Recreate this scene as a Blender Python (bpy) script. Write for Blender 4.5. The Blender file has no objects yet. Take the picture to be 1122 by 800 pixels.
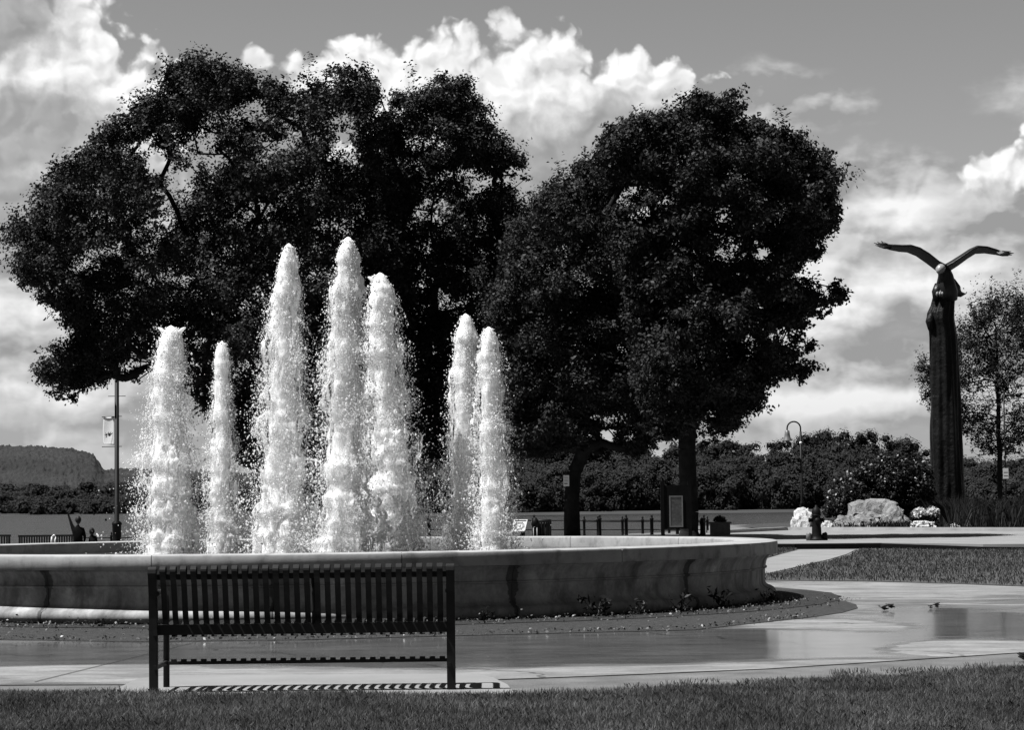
import bpy, bmesh, math, random
import numpy as np
from mathutils import Vector, Matrix, noise as mn

C = bpy.context.scene.collection
S = bpy.context.scene
RAD = math.radians
rng = np.random.default_rng(7)
random.seed(7)

# ------------------------------------------------------------------ camera
F_PX, CX, CY = 2400.0, 561.0, 400.0          # focal length and centre of the 1122 px wide photograph
EYE = 1.127
cam_d = bpy.data.cameras.new('camera')
cam = bpy.data.objects.new('camera', cam_d); C.objects.link(cam)
cam_d.sensor_width = 36.0
cam_d.lens = 36.0 * F_PX / 1122.0
cam_d.clip_start = 0.1; cam_d.clip_end = 20000
PITCH, ROLL = RAD(3.655), RAD(-0.64)
CAM_R = Matrix.Rotation(RAD(90) + PITCH, 3, 'X') @ Matrix.Rotation(ROLL, 3, 'Z')
cam.matrix_world = Matrix.Translation((0, 0, EYE)) @ CAM_R.to_4x4()
S.camera = cam

def ray(px, py):
    return CAM_R @ Vector(((px - CX) / F_PX, -(py - CY) / F_PX, -1.0))
def P(px, py, Y):
    r = ray(px, py); t = Y / r.y
    return Vector((r.x * t, Y, EYE + r.z * t))
def G(px, py, z=0.0):
    r = ray(px, py); t = (z - EYE) / r.z
    return Vector((r.x * t, r.y * t, z))

# ------------------------------------------------------------------ world, sun, exposure
SUN_EL = 64.0
SUN_TO = Vector((-0.975 * math.cos(RAD(SUN_EL)), -0.222 * math.cos(RAD(SUN_EL)), math.sin(RAD(SUN_EL)))).normalized()
sun_d = bpy.data.lights.new('sun', 'SUN')
sun_d.energy = 5.0; sun_d.angle = RAD(0.5); sun_d.color = (1.0, 1.0, 1.0)
sun = bpy.data.objects.new('sun', sun_d); C.objects.link(sun)
sun.rotation_euler = SUN_TO.to_track_quat('Z', 'Y').to_euler()
sun.location = (-30, -5, 60)

world = bpy.data.worlds.new('World'); S.world = world; world.use_nodes = True
world.cycles.sampling_method = 'MANUAL'; world.cycles.sample_map_resolution = 512
S.view_settings.view_transform = 'Standard'
try: S.view_settings.look = 'None'
except Exception: pass
S.view_settings.exposure = 0.85
S.view_settings.gamma = 1.0
S.view_settings.use_curve_mapping = False
S.cycles.max_bounces = 7
S.cycles.transparent_max_bounces = 12
S.cycles.use_denoising = True

class NT:
    """small helper for node trees"""
    def __init__(s, tree): s.t = tree; s.n = tree.nodes; s.l = tree.links
    def node(s, typ, **kw):
        n = s.n.new(typ)
        for k, v in kw.items(): setattr(n, k, v)
        return n
    def put(s, sock, v):
        if isinstance(v, bpy.types.NodeSocket): s.l.new(v, sock)
        elif v is not None: sock.default_value = v
    def math(s, op, a, b=None, c=None, clamp=False):
        n = s.node('ShaderNodeMath', operation=op); n.use_clamp = clamp
        for i, v in enumerate((a, b, c)): s.put(n.inputs[i], v)
        return n.outputs[0]
    def vmath(s, op, a, b=None, out=0):
        n = s.node('ShaderNodeVectorMath', operation=op)
        s.put(n.inputs[0], a); s.put(n.inputs[1], b)
        return n.outputs[out]
    def comb(s, x, y, z=0.0):
        n = s.node('ShaderNodeCombineXYZ')
        for i, v in enumerate((x, y, z)): s.put(n.inputs[i], v)
        return n.outputs[0]
    def sep(s, v):
        n = s.node('ShaderNodeSeparateXYZ'); s.put(n.inputs[0], v); return n.outputs
    def noise(s, vec, scale, detail=4, rough=0.55, dist=0.0, dim='3D'):
        n = s.node('ShaderNodeTexNoise', noise_dimensions=dim); s.put(n.inputs['Vector'], vec)
        n.inputs['Scale'].default_value = scale; n.inputs['Detail'].default_value = detail
        n.inputs['Roughness'].default_value = rough; n.inputs['Distortion'].default_value = dist
        return n.outputs[0]
    def voro(s, vec, scale, feature='F1', detail=0.0, rough=0.5, out='Distance', smooth=None, dim='3D'):
        n = s.node('ShaderNodeTexVoronoi', feature=feature, voronoi_dimensions=dim); s.put(n.inputs['Vector'], vec)
        n.inputs['Scale'].default_value = scale
        if 'Detail' in n.inputs: n.inputs['Detail'].default_value = detail
        if 'Roughness' in n.inputs: n.inputs['Roughness'].default_value = rough
        if smooth is not None: n.inputs['Smoothness'].default_value = smooth
        return n.outputs[out]
    def remap(s, v, a, b, lo=0.0, hi=1.0, interp='SMOOTHSTEP'):
        n = s.node('ShaderNodeMapRange', interpolation_type=interp)
        s.put(n.inputs[0], v)
        for i, x in enumerate((a, b, lo, hi)): s.put(n.inputs[i + 1], x)
        return n.outputs[0]
    def mix(s, f, a, b):
        n = s.node('ShaderNodeMix', data_type='FLOAT')
        s.put(n.inputs[0], f); s.put(n.inputs[2], a); s.put(n.inputs[3], b)
        return n.outputs[0]

def build_sky():
    t = NT(world.node_tree); t.n.clear()
    out = t.node('ShaderNodeOutputWorld')
    bg = t.node('ShaderNodeBackground'); t.l.new(bg.outputs[0], out.inputs[0])
    bg.inputs['Strength'].default_value = 0.085
    sky = t.node('ShaderNodeTexSky', sky_type='NISHITA')
    sky.sun_disc = False; sky.sun_elevation = RAD(SUN_EL)
    sky.sun_rotation = math.atan2(SUN_TO.x, SUN_TO.y) % (2 * math.pi)
    sky.air_density = 1.0; sky.dust_density = 0.6; sky.ozone_density = 1.0
    sc = t.node('ShaderNodeSeparateColor'); t.l.new(sky.outputs[0], sc.inputs[0])
    # black and white film behind a yellow-red filter: mostly the red and green records
    clear = t.math('ADD', t.math('MULTIPLY', sc.outputs[0], 0.55), t.math('MULTIPLY', sc.outputs[1], 0.30))
    tc = t.node('ShaderNodeTexCoord')
    x, y, z = t.sep(t.vmath('NORMALIZE', tc.outputs['Generated']))
    az = t.math('MULTIPLY', t.math('ARCTAN2', x, y), 180 / math.pi)
    el = t.math('MULTIPLY', t.math('ARCSINE', z), 180 / math.pi)
    p = t.comb(az, el)
    clear = t.math('MULTIPLY', clear, t.remap(el, 10.0, 45.0, SKY_GAIN, SKY_GAIN * 0.22))
    behind = t.remap(t.math('ABSOLUTE', az), 35.0, 100.0, 1.0, 0.0)
    clear = t.math('MULTIPLY', clear, t.remap(behind, 0.0, 1.0, 0.30, 1.0))
    # cumulus: a soft union of bulges whose edge is broken up by billows
    def ang(px, py):
        r = ray(px, py).normalized()
        return math.degrees(math.atan2(r.x, r.y)), math.degrees(math.asin(r.z))
    K = F_PX * math.pi / 180
    def union(blobs, q, k=0.18):
        m = None
        for (bx, by, rx, ry) in blobs:
            a, e = ang(bx, by)
            d = t.vmath('LENGTH', t.vmath('MULTIPLY', t.vmath('SUBTRACT', q, (a, e, 0)), (K / rx, K / ry, 0)), out='Value')
            v = t.math('SUBTRACT', 1.0, d)
            m = v if m is None else t.math('SMOOTH_MAX', m, v, k)
        return m
    wn = t.node('ShaderNodeTexNoise', noise_dimensions='2D'); t.put(wn.inputs['Vector'], p); wn.inputs['Scale'].default_value = 0.8; wn.inputs['Detail'].default_value = 4
    wv = t.vmath('SUBTRACT', wn.outputs['Color'], (0.5, 0.5, 0.5))
    pw = t.vmath('ADD', p, t.vmath('MULTIPLY', wv, (1.1, 1.1, 0)))
    pf = t.vmath('ADD', p, t.vmath('MULTIPLY', wv, (0.35, 0.25, 0)))
    def billow(vec, scale, det): return t.voro(vec, scale, 'SMOOTH_F1', detail=det, rough=0.6, smooth=0.5, dim='2D')
    b0 = billow(pw, 0.8, 2.2)
    b1 = billow(t.vmath('ADD', pw, (-0.16, 0.22, 0)), 0.8, 2.0)
    relief = t.math('SUBTRACT', b1, b0)                       # lit on the upper left of each billow
    n0 = t.noise(p, 0.5, 6, 0.62, dim='2D')
    dens = t.math('ADD', union(CUMULUS, pf), t.math('MULTIPLY', t.math('SUBTRACT', 0.62, b0), 0.75))
    dens = t.math('ADD', dens, t.math('MULTIPLY', t.math('SUBTRACT', n0, 0.5), 0.35))
    cover = t.remap(dens, -0.06, 0.26)
    shade = t.math('ADD', union(SHADE, pw, 0.3), t.math('MULTIPLY', t.math('SUBTRACT', n0, 0.5), 0.9))
    shade = t.remap(shade, -0.25, 0.60)
    lum = t.math('ADD', t.mix(shade, 0.60, 0.27), t.math('MULTIPLY', relief, t.mix(shade, 0.34, 0.10)))
    lum = t.math('MINIMUM', t.math('MAXIMUM', lum, 0.2), 0.66)
    # layered stratocumulus low over the horizon
    ps = t.vmath('MULTIPLY', pf, (0.52, 1.0, 0))
    s0 = t.noise(ps, 0.62, 5, 0.48, dim='2D'); s1 = t.noise(t.vmath('ADD', ps, (-0.05, 0.18, 0)), 0.62, 5, 0.48, dim='2D')
    ld = t.math('ADD', union(LAYER, p, 0.25), t.math('MULTIPLY', t.math('SUBTRACT', s0, 0.5), 1.5))
    lcov = t.remap(ld, -0.10, 0.45)
    bright = t.remap(union(BRIGHT, pf, 0.2), -0.2, 0.7, 0.0, 0.22)
    llum = t.math('ADD', t.remap(s0, 0.36, 0.66, 0.20, 0.40), t.math('MULTIPLY', t.math('SUBTRACT', s0, s1), 0.55))
    llum = t.math('ADD', t.math('ADD', llum, bright), t.math('MULTIPLY', relief, 0.10))
    llum = t.math('MINIMUM', t.math('MAXIMUM', llum, 0.22), 0.62)
    llum = t.mix(t.remap(el, 4.0, -0.5, 0.0, 0.7), llum, 0.30)
    lcov = t.math('MAXIMUM', lcov, t.math('MULTIPLY', behind, t.remap(el, 4.5, 1.5, 0.0, 0.9)))
    v = t.mix(lcov, clear, t.math('MULTIPLY', llum, 10.0))
    v = t.mix(cover, v, t.math('MULTIPLY', lum, 10.0))
    # below the horizon: dull ground tone
    v = t.mix(t.remap(el, -0.4, -2.0), v, 1.0)
    t.l.new(v, bg.inputs['Color'])

SKY_GAIN = 0.84
# (centre x, centre y, radius x, radius y) in degrees-worth of photograph pixels; only directions matter, the sky is at infinity
CUMULUS = [(15, 80, 130, 130), (80, 60, 78, 85), (120, 110, 76, 80), (155, 130, 70, 80), (-90, 120, 170, 190), (50, 200, 170, 110), (190, 100, 45, 45),
           (283, 66, 22, 17), (345, 85, 50, 38), (400, 75, 70, 50), (470, 105, 120, 80), (560, 95, 105, 72), (620, 115, 100, 82), (690, 110, 82, 62), (745, 110, 52, 46), (560, 190, 190, 95), (640, 190, 120, 80), (480, 180, 150, 80),
           (1112, 192, 60, 34), (1165, 180, 80, 50)]
SHADE = [(10, 20, 70, 50), (30, 150, 120, 60), (80, 250, 210, 95), (-20, 280, 200, 110), (610, 190, 170, 78), (690, 150, 100, 52), (500, 230, 230, 75), (1100, 236, 130, 34)]
LAYER = [(20, 330, 230, 170), (810, 105, 110, 40), (890, 115, 80, 32), (970, 215, 130, 60), (1090, 235, 140, 65), (950, 310, 230, 80), (950, 410, 330, 120), (1120, 360, 240, 130), (300, 420, 600, 130), (1500, 300, 400, 300), (-500, 250, 400, 300)]
BRIGHT = [(1000, 300, 170, 34), (930, 345, 60, 24), (1080, 315, 90, 34), (880, 370, 80, 28), (985, 232, 60, 24), (40, 350, 120, 30), (30, 440, 120, 30), (890, 440, 150, 22)]
build_sky()

# ------------------------------------------------------------------ materials (all neutral grey: the photograph is black and white)
def g(v): return (v, v, v, 1.0)
def new_mat(name):
    m = bpy.data.materials.new(name); m.use_nodes = True
    t = NT(m.node_tree); t.n.clear()
    out = t.node('ShaderNodeOutputMaterial')
    b = t.node('ShaderNodeBsdfPrincipled'); t.l.new(b.outputs[0], out.inputs[0])
    return m, t, b, out
def grey(t, v):                       # a float socket straight into a colour input is neutral grey
    return v
def simple(name, lo, hi, scale=3.0, rough=0.6, bump=0.0, bscale=None, metal=0.0, spec=0.5, detail=5, bdist=0.02):
    m, t, b, out = new_mat(name)
    tc = t.node('ShaderNodeTexCoord')
    n = t.noise(tc.outputs['Object'], scale, detail, 0.6)
    t.put(b.inputs['Base Color'], t.remap(n, 0.3, 0.7, lo, hi, 'LINEAR'))
    b.inputs['Roughness'].default_value = rough; b.inputs['Metallic'].default_value = metal
    b.inputs['Specular IOR Level'].default_value = spec
    if bump:
        bn = t.noise(tc.outputs['Object'], bscale or scale * 4, 6, 0.65)
        bp = t.node('ShaderNodeBump'); bp.inputs['Strength'].default_value = bump; bp.inputs['Distance'].default_value = bdist
        t.l.new(bn, bp.inputs['Height']); t.l.new(bp.outputs[0], b.inputs['Normal'])
    return m

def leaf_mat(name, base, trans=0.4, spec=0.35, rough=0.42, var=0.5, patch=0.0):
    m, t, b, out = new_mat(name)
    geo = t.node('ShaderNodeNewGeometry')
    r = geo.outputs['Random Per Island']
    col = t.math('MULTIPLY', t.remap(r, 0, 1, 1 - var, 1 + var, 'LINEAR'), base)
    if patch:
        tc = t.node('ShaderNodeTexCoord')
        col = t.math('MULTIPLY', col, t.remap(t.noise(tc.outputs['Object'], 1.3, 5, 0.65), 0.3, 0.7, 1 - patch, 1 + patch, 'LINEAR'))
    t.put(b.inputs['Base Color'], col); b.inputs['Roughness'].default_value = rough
    b.inputs['Specular IOR Level'].default_value = spec
    tr = t.node('ShaderNodeBsdfTranslucent'); t.put(tr.inputs[0], t.math('MULTIPLY', col, 1.1))
    mx = t.node('ShaderNodeMixShader'); mx.inputs[0].default_value = trans
    t.l.new(b.outputs[0], mx.inputs[1]); t.l.new(tr.outputs[0], mx.inputs[2]); t.l.new(mx.outputs[0], out.inputs[0])
    return m

M = {}
M['bark'] = simple('bark', 0.006, 0.022, 4, 0.9, 0.8, 18, bdist=0.03, spec=0.1)
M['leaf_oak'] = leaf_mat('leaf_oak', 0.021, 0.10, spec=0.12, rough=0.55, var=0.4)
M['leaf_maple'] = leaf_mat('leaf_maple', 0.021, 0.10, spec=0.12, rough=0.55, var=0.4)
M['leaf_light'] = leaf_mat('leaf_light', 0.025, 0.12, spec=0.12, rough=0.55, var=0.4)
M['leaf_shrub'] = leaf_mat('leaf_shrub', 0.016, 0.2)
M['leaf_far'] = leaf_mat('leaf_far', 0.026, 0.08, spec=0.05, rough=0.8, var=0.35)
M['leaf_weed'] = leaf_mat('leaf_weed', 0.008, 0.15)
M['grass'] = leaf_mat('grass', 0.118, 0.3, spec=0.2, rough=0.55, var=0.85, patch=0.55)
M['grass_far'] = leaf_mat('grass_far', 0.085, 0.3, spec=0.15, rough=0.6, var=0.8, patch=0.35)
M['tall_grass'] = leaf_mat('tall_grass', 0.026, 0.3, spec=0.15, rough=0.6, var=0.5)
M['petal'] = leaf_mat('petal', 0.62, 0.3, var=0.2)
M['litter'] = leaf_mat('litter', 0.08, 0.1, var=0.8)
M['damp_soil_shade'] = simple('damp_soil_shade', 0.004, 0.022, 7, 0.95, 1.0, 40, bdist=0.03)
M['soil'] = simple('soil', 0.008, 0.055, 14, 0.95, 1.0, 45, bdist=0.04, detail=8)
M['dirt'] = simple('dirt', 0.07, 0.15, 2.2, 0.95, 0.7, 45, bdist=0.02)
M['black_paint'] = simple('black_paint', 0.016, 0.027, 8, 0.5, 0.15, 60, spec=0.08, bdist=0.002)
M['dark_metal'] = simple('dark_metal', 0.004, 0.008, 6, 0.55, spec=0.10)
M['lamp_metal'] = simple('lamp_metal', 0.006, 0.010, 6, 0.5, spec=0.12)
M['bronze'] = simple('bronze', 0.002, 0.013, 2.5, 0.45, 0.7, 5, metal=0.2, spec=0.18, bdist=0.08)
M['bronze_dark'] = simple('bronze_dark', 0.006, 0.014, 4, 0.42, 0.4, 14, metal=0.3, bdist=0.03)
M['bronze_highlight'] = simple('bronze_highlight', 0.20, 0.28, 4, 0.35, 0.3, 14, bdist=0.02)  # eagle head: its sun highlight put into a brighter base colour
M['white_paint'] = simple('white_paint', 0.72, 0.80, 5, 0.5)
M['sign_dark'] = simple('sign_dark', 0.004, 0.008, 5, 0.7, spec=0.04)
M['sign_grey'] = simple('sign_grey', 0.03, 0.09, 14, 0.35, detail=3)
M['frame_grey'] = simple('frame_grey', 0.10, 0.14, 6, 0.4)
M['banner'] = leaf_mat('banner', 0.80, 0.35, spec=0.2, rough=0.8, var=0.02)
M['stone_white'] = simple('stone_white', 0.30, 0.52, 3.5, 0.9, 0.8, 9, bdist=0.06)
M['stone_grey'] = simple('stone_grey', 0.08, 0.30, 2.6, 0.9, 1.0, 5, bdist=0.12, detail=8)
M['planter'] = simple('planter', 0.12, 0.20, 6, 0.9, 0.4, 40)
M['road'] = simple('road', 0.15, 0.21, 1.0, 0.85, 0.3, 50, bdist=0.005)
M['kerb'] = simple('kerb', 0.24, 0.36, 2.0, 0.85, 0.3, 30, bdist=0.005)
M['path'] = simple('path', 0.15, 0.21, 0.9, 0.85, 0.3, 40, bdist=0.005)
M['lawn_soil'] = simple('lawn_soil', 0.03, 0.07, 5, 0.95, 0.6, 60)
M['far_grass'] = simple('far_grass', 0.018, 0.03, 0.05, 0.95)
M['sand'] = simple('sand', 0.30, 0.40, 0.1, 0.95)
M['skin'] = simple('skin', 0.035, 0.05, 6, 0.6, spec=0.1)
M['cloth_dark'] = simple('cloth_dark', 0.006, 0.011, 8, 0.9, spec=0.03)
M['hair'] = simple('hair', 0.006, 0.012, 20, 0.6, spec=0.1)
M['paper'] = simple('paper', 0.12, 0.2, 8, 0.7)
M['cap'] = simple('cap', 0.01, 0.02, 8, 0.6, spec=0.2)

def concrete_wall():
    m, t, b, out = new_mat('fountain_concrete')
    tc = t.node('ShaderNodeTexCoord'); o = tc.outputs['Object']
    x, y, z = t.sep(o)
    a = t.math('ARCTAN2', y, x)
    base = t.remap(t.noise(o, 1.4, 7, 0.62), 0.3, 0.72, 0.28, 0.46, 'LINEAR')
    fine = t.remap(t.noise(o, 26, 4, 0.6), 0.3, 0.7, 0.86, 1.10, 'LINEAR')
    streak = t.noise(t.comb(t.math('MULTIPLY', a, 5.4), t.math('MULTIPLY', z, 0.45), 0.0), 3.2, 6, 0.62)
    st = t.remap(streak, 0.44, 0.72, 1.0, 0.36)
    # runs of dark water stain under each joint of the coping
    k = t.math('MULTIPLY', t.math('ADD', a, 1.570796 + RAD(0.3)), 14 / (2 * math.pi))
    kw = t.math('ADD', k, t.math('MULTIPLY', t.math('SUBTRACT', t.noise(o, 3.0, 5, 0.7), 0.5), 0.10))
    fr = t.math('ABSOLUTE', t.math('SUBTRACT', t.math('FRACT', t.math('ADD', kw, 0.5)), 0.5))
    jw = t.math('MULTIPLY', t.remap(z, 0.0, 0.55, 0.35, 1.5, 'LINEAR'), t.math('MULTIPLY', t.noise(o, 1.3, 2), 0.026))
    joint = t.mix(t.remap(fr, jw, t.math('ADD', jw, 0.006), 1.0, 0.0), 1.0, 0.33)
    halo = t.remap(t.math('ADD', fr, t.math('MULTIPLY', streak, 0.10)), 0.04, 0.16, 0.55, 1.0)
    damp = t.remap(t.math('ADD', z, t.math('MULTIPLY', t.noise(o, 2.0, 4), 0.16)), 0.10, 0.24, 0.75, 1.0)
    c = base
    mott = t.remap(t.noise(t.vmath('MULTIPLY', o, (1, 1, 0.7)), 2.6, 7, 0.7), 0.36, 0.66, 0.62, 1.22, 'LINEAR')
    lime = t.remap(t.noise(t.comb(t.math('MULTIPLY', a, 5.4), t.math('MULTIPLY', z, 0.9), 4.0), 2.4, 6, 0.7), 0.60, 0.72, 1.0, 1.45)
    for f in (fine, st, joint, halo, damp, mott, lime): c = t.math('MULTIPLY', c, f)
    t.put(b.inputs['Base Color'], c); b.inputs['Roughness'].default_value = 0.85
    bp = t.node('ShaderNodeBump'); bp.inputs['Strength'].default_value = 0.35; bp.inputs['Distance'].default_value = 0.006
    t.l.new(t.noise(o, 40, 6, 0.65), bp.inputs['Height']); t.l.new(bp.outputs[0], b.inputs['Normal'])
    return m
M['wall'] = concrete_wall()
def concrete_coping():
    m, t, b, out = new_mat('fountain_coping')
    tc = t.node('ShaderNodeTexCoord'); o = tc.outputs['Object']
    x, y, z = t.sep(o); a = t.math('ARCTAN2', y, x)
    base = t.remap(t.noise(o, 2.0, 7, 0.62), 0.3, 0.72, 0.22, 0.38, 'LINEAR')
    streak = t.noise(t.comb(t.math('MULTIPLY', a, 5.4), t.math('MULTIPLY', z, 0.7), 0.0), 4.5, 6, 0.65)
    c = t.math('MULTIPLY', base, t.remap(streak, 0.46, 0.74, 1.0, 0.45))
    t.put(b.inputs['Base Color'], c); b.inputs['Roughness'].default_value = 0.75
    bp = t.node('ShaderNodeBump'); bp.inputs['Strength'].default_value = 0.3; bp.inputs['Distance'].default_value = 0.004
    t.l.new(t.noise(o, 45, 6, 0.65), bp.inputs['Height']); t.l.new(bp.outputs[0], b.inputs['Normal'])
    return m
M['coping'] = concrete_coping()

def plaza_mat():
    m, t, b, out = new_mat('plaza_concrete')
    tc = t.node('ShaderNodeTexCoord'); o = tc.outputs['Object']
    # wetness: spray has left a sheet of water with a ragged edge
    n = t.noise(t.vmath('MULTIPLY', o, (0.40, 0.75, 1)), 1.0, 5, 0.55, 0.4)
    n2 = t.noise(t.vmath('MULTIPLY', o, (1.0, 2.2, 1)), 1.2, 4, 0.55)
    w = t.math('ADD', t.math('MULTIPLY', t.math('SUBTRACT', n, 0.5), 1.5), t.math('MULTIPLY', t.math('SUBTRACT', n2, 0.5), 0.8))
    w = t.math('ADD', w, 0.10)
    for (px, py, wx, wy, s) in WET:
        c = G(px, py); ex = abs(G(px + wx, py).x - c.x); ey = abs(G(px, py - wy).y - G(px, py + wy).y) / 2
        d = t.vmath('LENGTH', t.vmath('MULTIPLY', t.vmath('SUBTRACT', o, (c.x, c.y, 0)), (1 / ex, 1 / ey, 0)), out='Value')
        w = t.math('ADD', w, t.math('MULTIPLY', t.remap(d, 1.6, 0.1), s * 1.1))
    w = t.math('ADD', w, t.math('MULTIPLY', t.math('SUBTRACT', t.noise(t.vmath('MULTIPLY', o, (0.45, 3.2, 1)), 1.1, 6, 0.62, 0.8), 0.5), 1.0))
    wet = t.remap(w, 0.0, 0.05)
    film = t.remap(w, 0.05, 0.55)
    base = t.remap(t.noise(o, 0.7, 8, 0.68), 0.3, 0.7, 0.145, 0.235, 'LINEAR')
    base = t.math('MULTIPLY', base, t.remap(t.noise(o, 30, 4, 0.6), 0.3, 0.7, 0.86, 1.12, 'LINEAR'))
    grit = t.voro(o, 3.2, 'F1'); base = t.math('MULTIPLY', base, t.remap(t.math('ADD', grit, t.math('MULTIPLY', t.noise(o, 9, 3), 0.12)), 0.10, 0.15, 0.72, 1.0))
    base = t.math('MULTIPLY', base, t.remap(t.noise(t.vmath('MULTIPLY', o, (0.6, 1.6, 1)), 2.2, 6, 0.7), 0.38, 0.62, 0.72, 1.10))
    crk = t.voro(t.vmath('ADD', o, t.vmath('MULTIPLY', t.comb(t.noise(o, 1.5, 4), t.noise(o, 1.7, 4), 0.0), (0.8, 0.8, 0))), 0.23, 'DISTANCE_TO_EDGE', dim='2D')
    base = t.math('MULTIPLY', base, t.remap(crk, 0.002, 0.006, 0.45, 1.0))
    c = t.mix(wet, base, t.math('MULTIPLY', base, t.mix(film, 0.66, 0.52)))
    t.put(b.inputs['Base Color'], c)
    r = t.mix(wet, 0.85, t.mix(film, 0.48, 0.12))
    t.put(b.inputs['Roughness'], r)
    t.put(b.inputs['Specular IOR Level'], t.mix(wet, 0.25, 0.5)); b.inputs['IOR'].default_value = 1.33
    hb = t.mix(film, t.noise(o, 60, 6, 0.6), t.math('MULTIPLY', t.noise(o, 9, 3, 0.5), 0.16))
    bp = t.node('ShaderNodeBump'); bp.inputs['Strength'].default_value = 0.22; bp.inputs['Distance'].default_value = 0.003
    t.l.new(hb, bp.inputs['Height']); t.l.new(bp.outputs[0], b.inputs['Normal'])
    return m
# (x, y, half width, half height in photo pixels at the ground, weight): where the paving is wet (+) or dry (-)
WET = [(650, 708, 330, 22, 0.9), (80, 714, 160, 14, 0.6), (330, 715, 210, 14, 0.7), (900, 703, 120, 13, 0.8), (1075, 683, 110, 18, 1.0),
       (300, 740, 240, 6, -0.9), (80, 733, 120, 5, -0.7), (700, 737, 160, 7, -1.2), (900, 727, 160, 6, -0.8), (1070, 710, 110, 8, -1.4), (905, 686, 90, 6, -0.7),
       (960, 645, 260, 7, -1.6), (870, 700, 40, 6, 0.3), (560, 744, 130, 5, -0.6)]
M['plaza'] = plaza_mat()

def water_mat(name, base, scale, strength, dist, rough=0.06, stretch=(1, 1, 1), spec=0.5):
    m, t, b, out = new_mat(name)
    tc = t.node('ShaderNodeTexCoord')
    v = t.vmath('MULTIPLY', tc.outputs['Object'], stretch)
    b.inputs['Base Color'].default_value = g(base); b.inputs['Roughness'].default_value = rough
    b.inputs['IOR'].default_value = 1.33; b.inputs['Specular IOR Level'].default_value = spec
    h = t.math('ADD', t.noise(v, scale, 5, 0.6), t.math('MULTIPLY', t.noise(v, scale * 0.2, 3), 1.5))
    bp = t.node('ShaderNodeBump'); bp.inputs['Strength'].default_value = strength; bp.inputs['Distance'].default_value = dist
    t.l.new(h, bp.inputs['Height']); t.l.new(bp.outputs[0], b.inputs['Normal'])
    return m
M['river'] = water_mat('river', 0.012, 0.5, 1.0, 1.8, 0.30, (0.35, 1.0, 1.0), spec=0.22)
M['pool'] = water_mat('pool', 0.06, 6.0, 0.9, 0.03, 0.08)

def foam_mat(name, lo, hi, alpha=None, stretch=(1, 1, 0.35), scale=16.0, trans=0.45, sss=0.0):
    m, t, b, out = new_mat(name)
    tc = t.node('ShaderNodeTexCoord')
    v = t.vmath('MULTIPLY', tc.outputs['Object'], stretch)
    c = t.remap(t.noise(v, scale * 0.5, 6, 0.65), 0.3, 0.7, lo, hi, 'LINEAR')
    t.put(b.inputs['Base Color'], c); b.inputs['Roughness'].default_value = 0.3
    if sss:
        b.inputs['Subsurface Weight'].default_value = 1.0; b.inputs['Subsurface Radius'].default_value = (1, 1, 1); b.inputs['Subsurface Scale'].default_value = sss
    tr = t.node('ShaderNodeBsdfTranslucent'); t.put(tr.inputs[0], c)
    mx = t.node('ShaderNodeMixShader'); mx.inputs[0].default_value = trans
    b.inputs['Specular IOR Level'].default_value = 0.08
    t.l.new(b.outputs[0], mx.inputs[1]); t.l.new(tr.outputs[0], mx.inputs[2])
    bp = t.node('ShaderNodeBump'); bp.inputs['Strength'].default_value = 0.7; bp.inputs['Distance'].default_value = 0.03
    t.l.new(t.noise(v, scale, 6, 0.65), bp.inputs['Height']); t.l.new(bp.outputs[0], b.inputs['Normal'])
    last = mx
    if alpha is not None:
        a = t.math('ADD', t.noise(v, scale, 7, 0.72, 0.6), t.math('MULTIPLY', t.noise(v, scale * 0.22, 2), 0.6))
        al = t.remap(a, alpha - 0.07, alpha + 0.07)
        tp = t.node('ShaderNodeBsdfTransparent'); m2 = t.node('ShaderNodeMixShader')
        t.l.new(al, m2.inputs[0]); t.l.new(tp.outputs[0], m2.inputs[1]); t.l.new(mx.outputs[0], m2.inputs[2])
        last = m2
    t.l.new(last.outputs[0], out.inputs[0])
    return m
M['foam'] = foam_mat('foam', 0.95, 0.985, trans=0.0, sss=0.12, stretch=(1, 1, 0.22))
M['lace'] = foam_mat('lace', 0.90, 0.95, alpha=0.80, stretch=(1, 1, 0.20), trans=0.3, sss=0.10)
M['veil'] = foam_mat('veil', 0.90, 0.95, alpha=0.90, stretch=(1, 1, 0.20), trans=0.3, sss=0.10)
M['drop'] = foam_mat('drop', 0.90, 0.92, scale=1.0, trans=0.6)

# ------------------------------------------------------------------ object helpers
def tag(o, label=None, cat=None, group=None, kind=None):
    if label: o['label'] = label
    if cat: o['category'] = cat
    if group: o['group'] = group
    if kind: o['kind'] = kind
    return o
def empty(name, loc=(0, 0, 0), rz=0.0):
    o = bpy.data.objects.new(name, None); C.objects.link(o); o.location = loc; o.rotation_euler = (0, 0, rz)
    o.empty_display_size = 0.2
    return o
def link(name, me, mat, parent=None, smooth=False):
    me.materials.append(mat)
    if smooth: me.polygons.foreach_set('use_smooth', [True] * len(me.polygons))
    o = bpy.data.objects.new(name, me); C.objects.link(o)
    if parent: o.parent = parent
    return o
def np_mesh(name, verts, faces, mat, parent=None, smooth=False, loc=None):
    verts = np.asarray(verts, np.float32).reshape(-1, 3); faces = np.asarray(faces, np.int32)
    me = bpy.data.meshes.new(name)
    me.vertices.add(len(verts)); me.vertices.foreach_set('co', verts.ravel())
    k = faces.shape[1]; n = len(faces)
    me.loops.add(n * k); me.loops.foreach_set('vertex_index', faces.ravel())
    me.polygons.add(n); me.polygons.foreach_set('loop_start', np.arange(0, n * k, k, dtype=np.int32))
    me.update(calc_edges=True); me.validate()
    o = link(name, me, mat, parent, smooth)
    if loc is not None: o.location = loc
    return o
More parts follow.
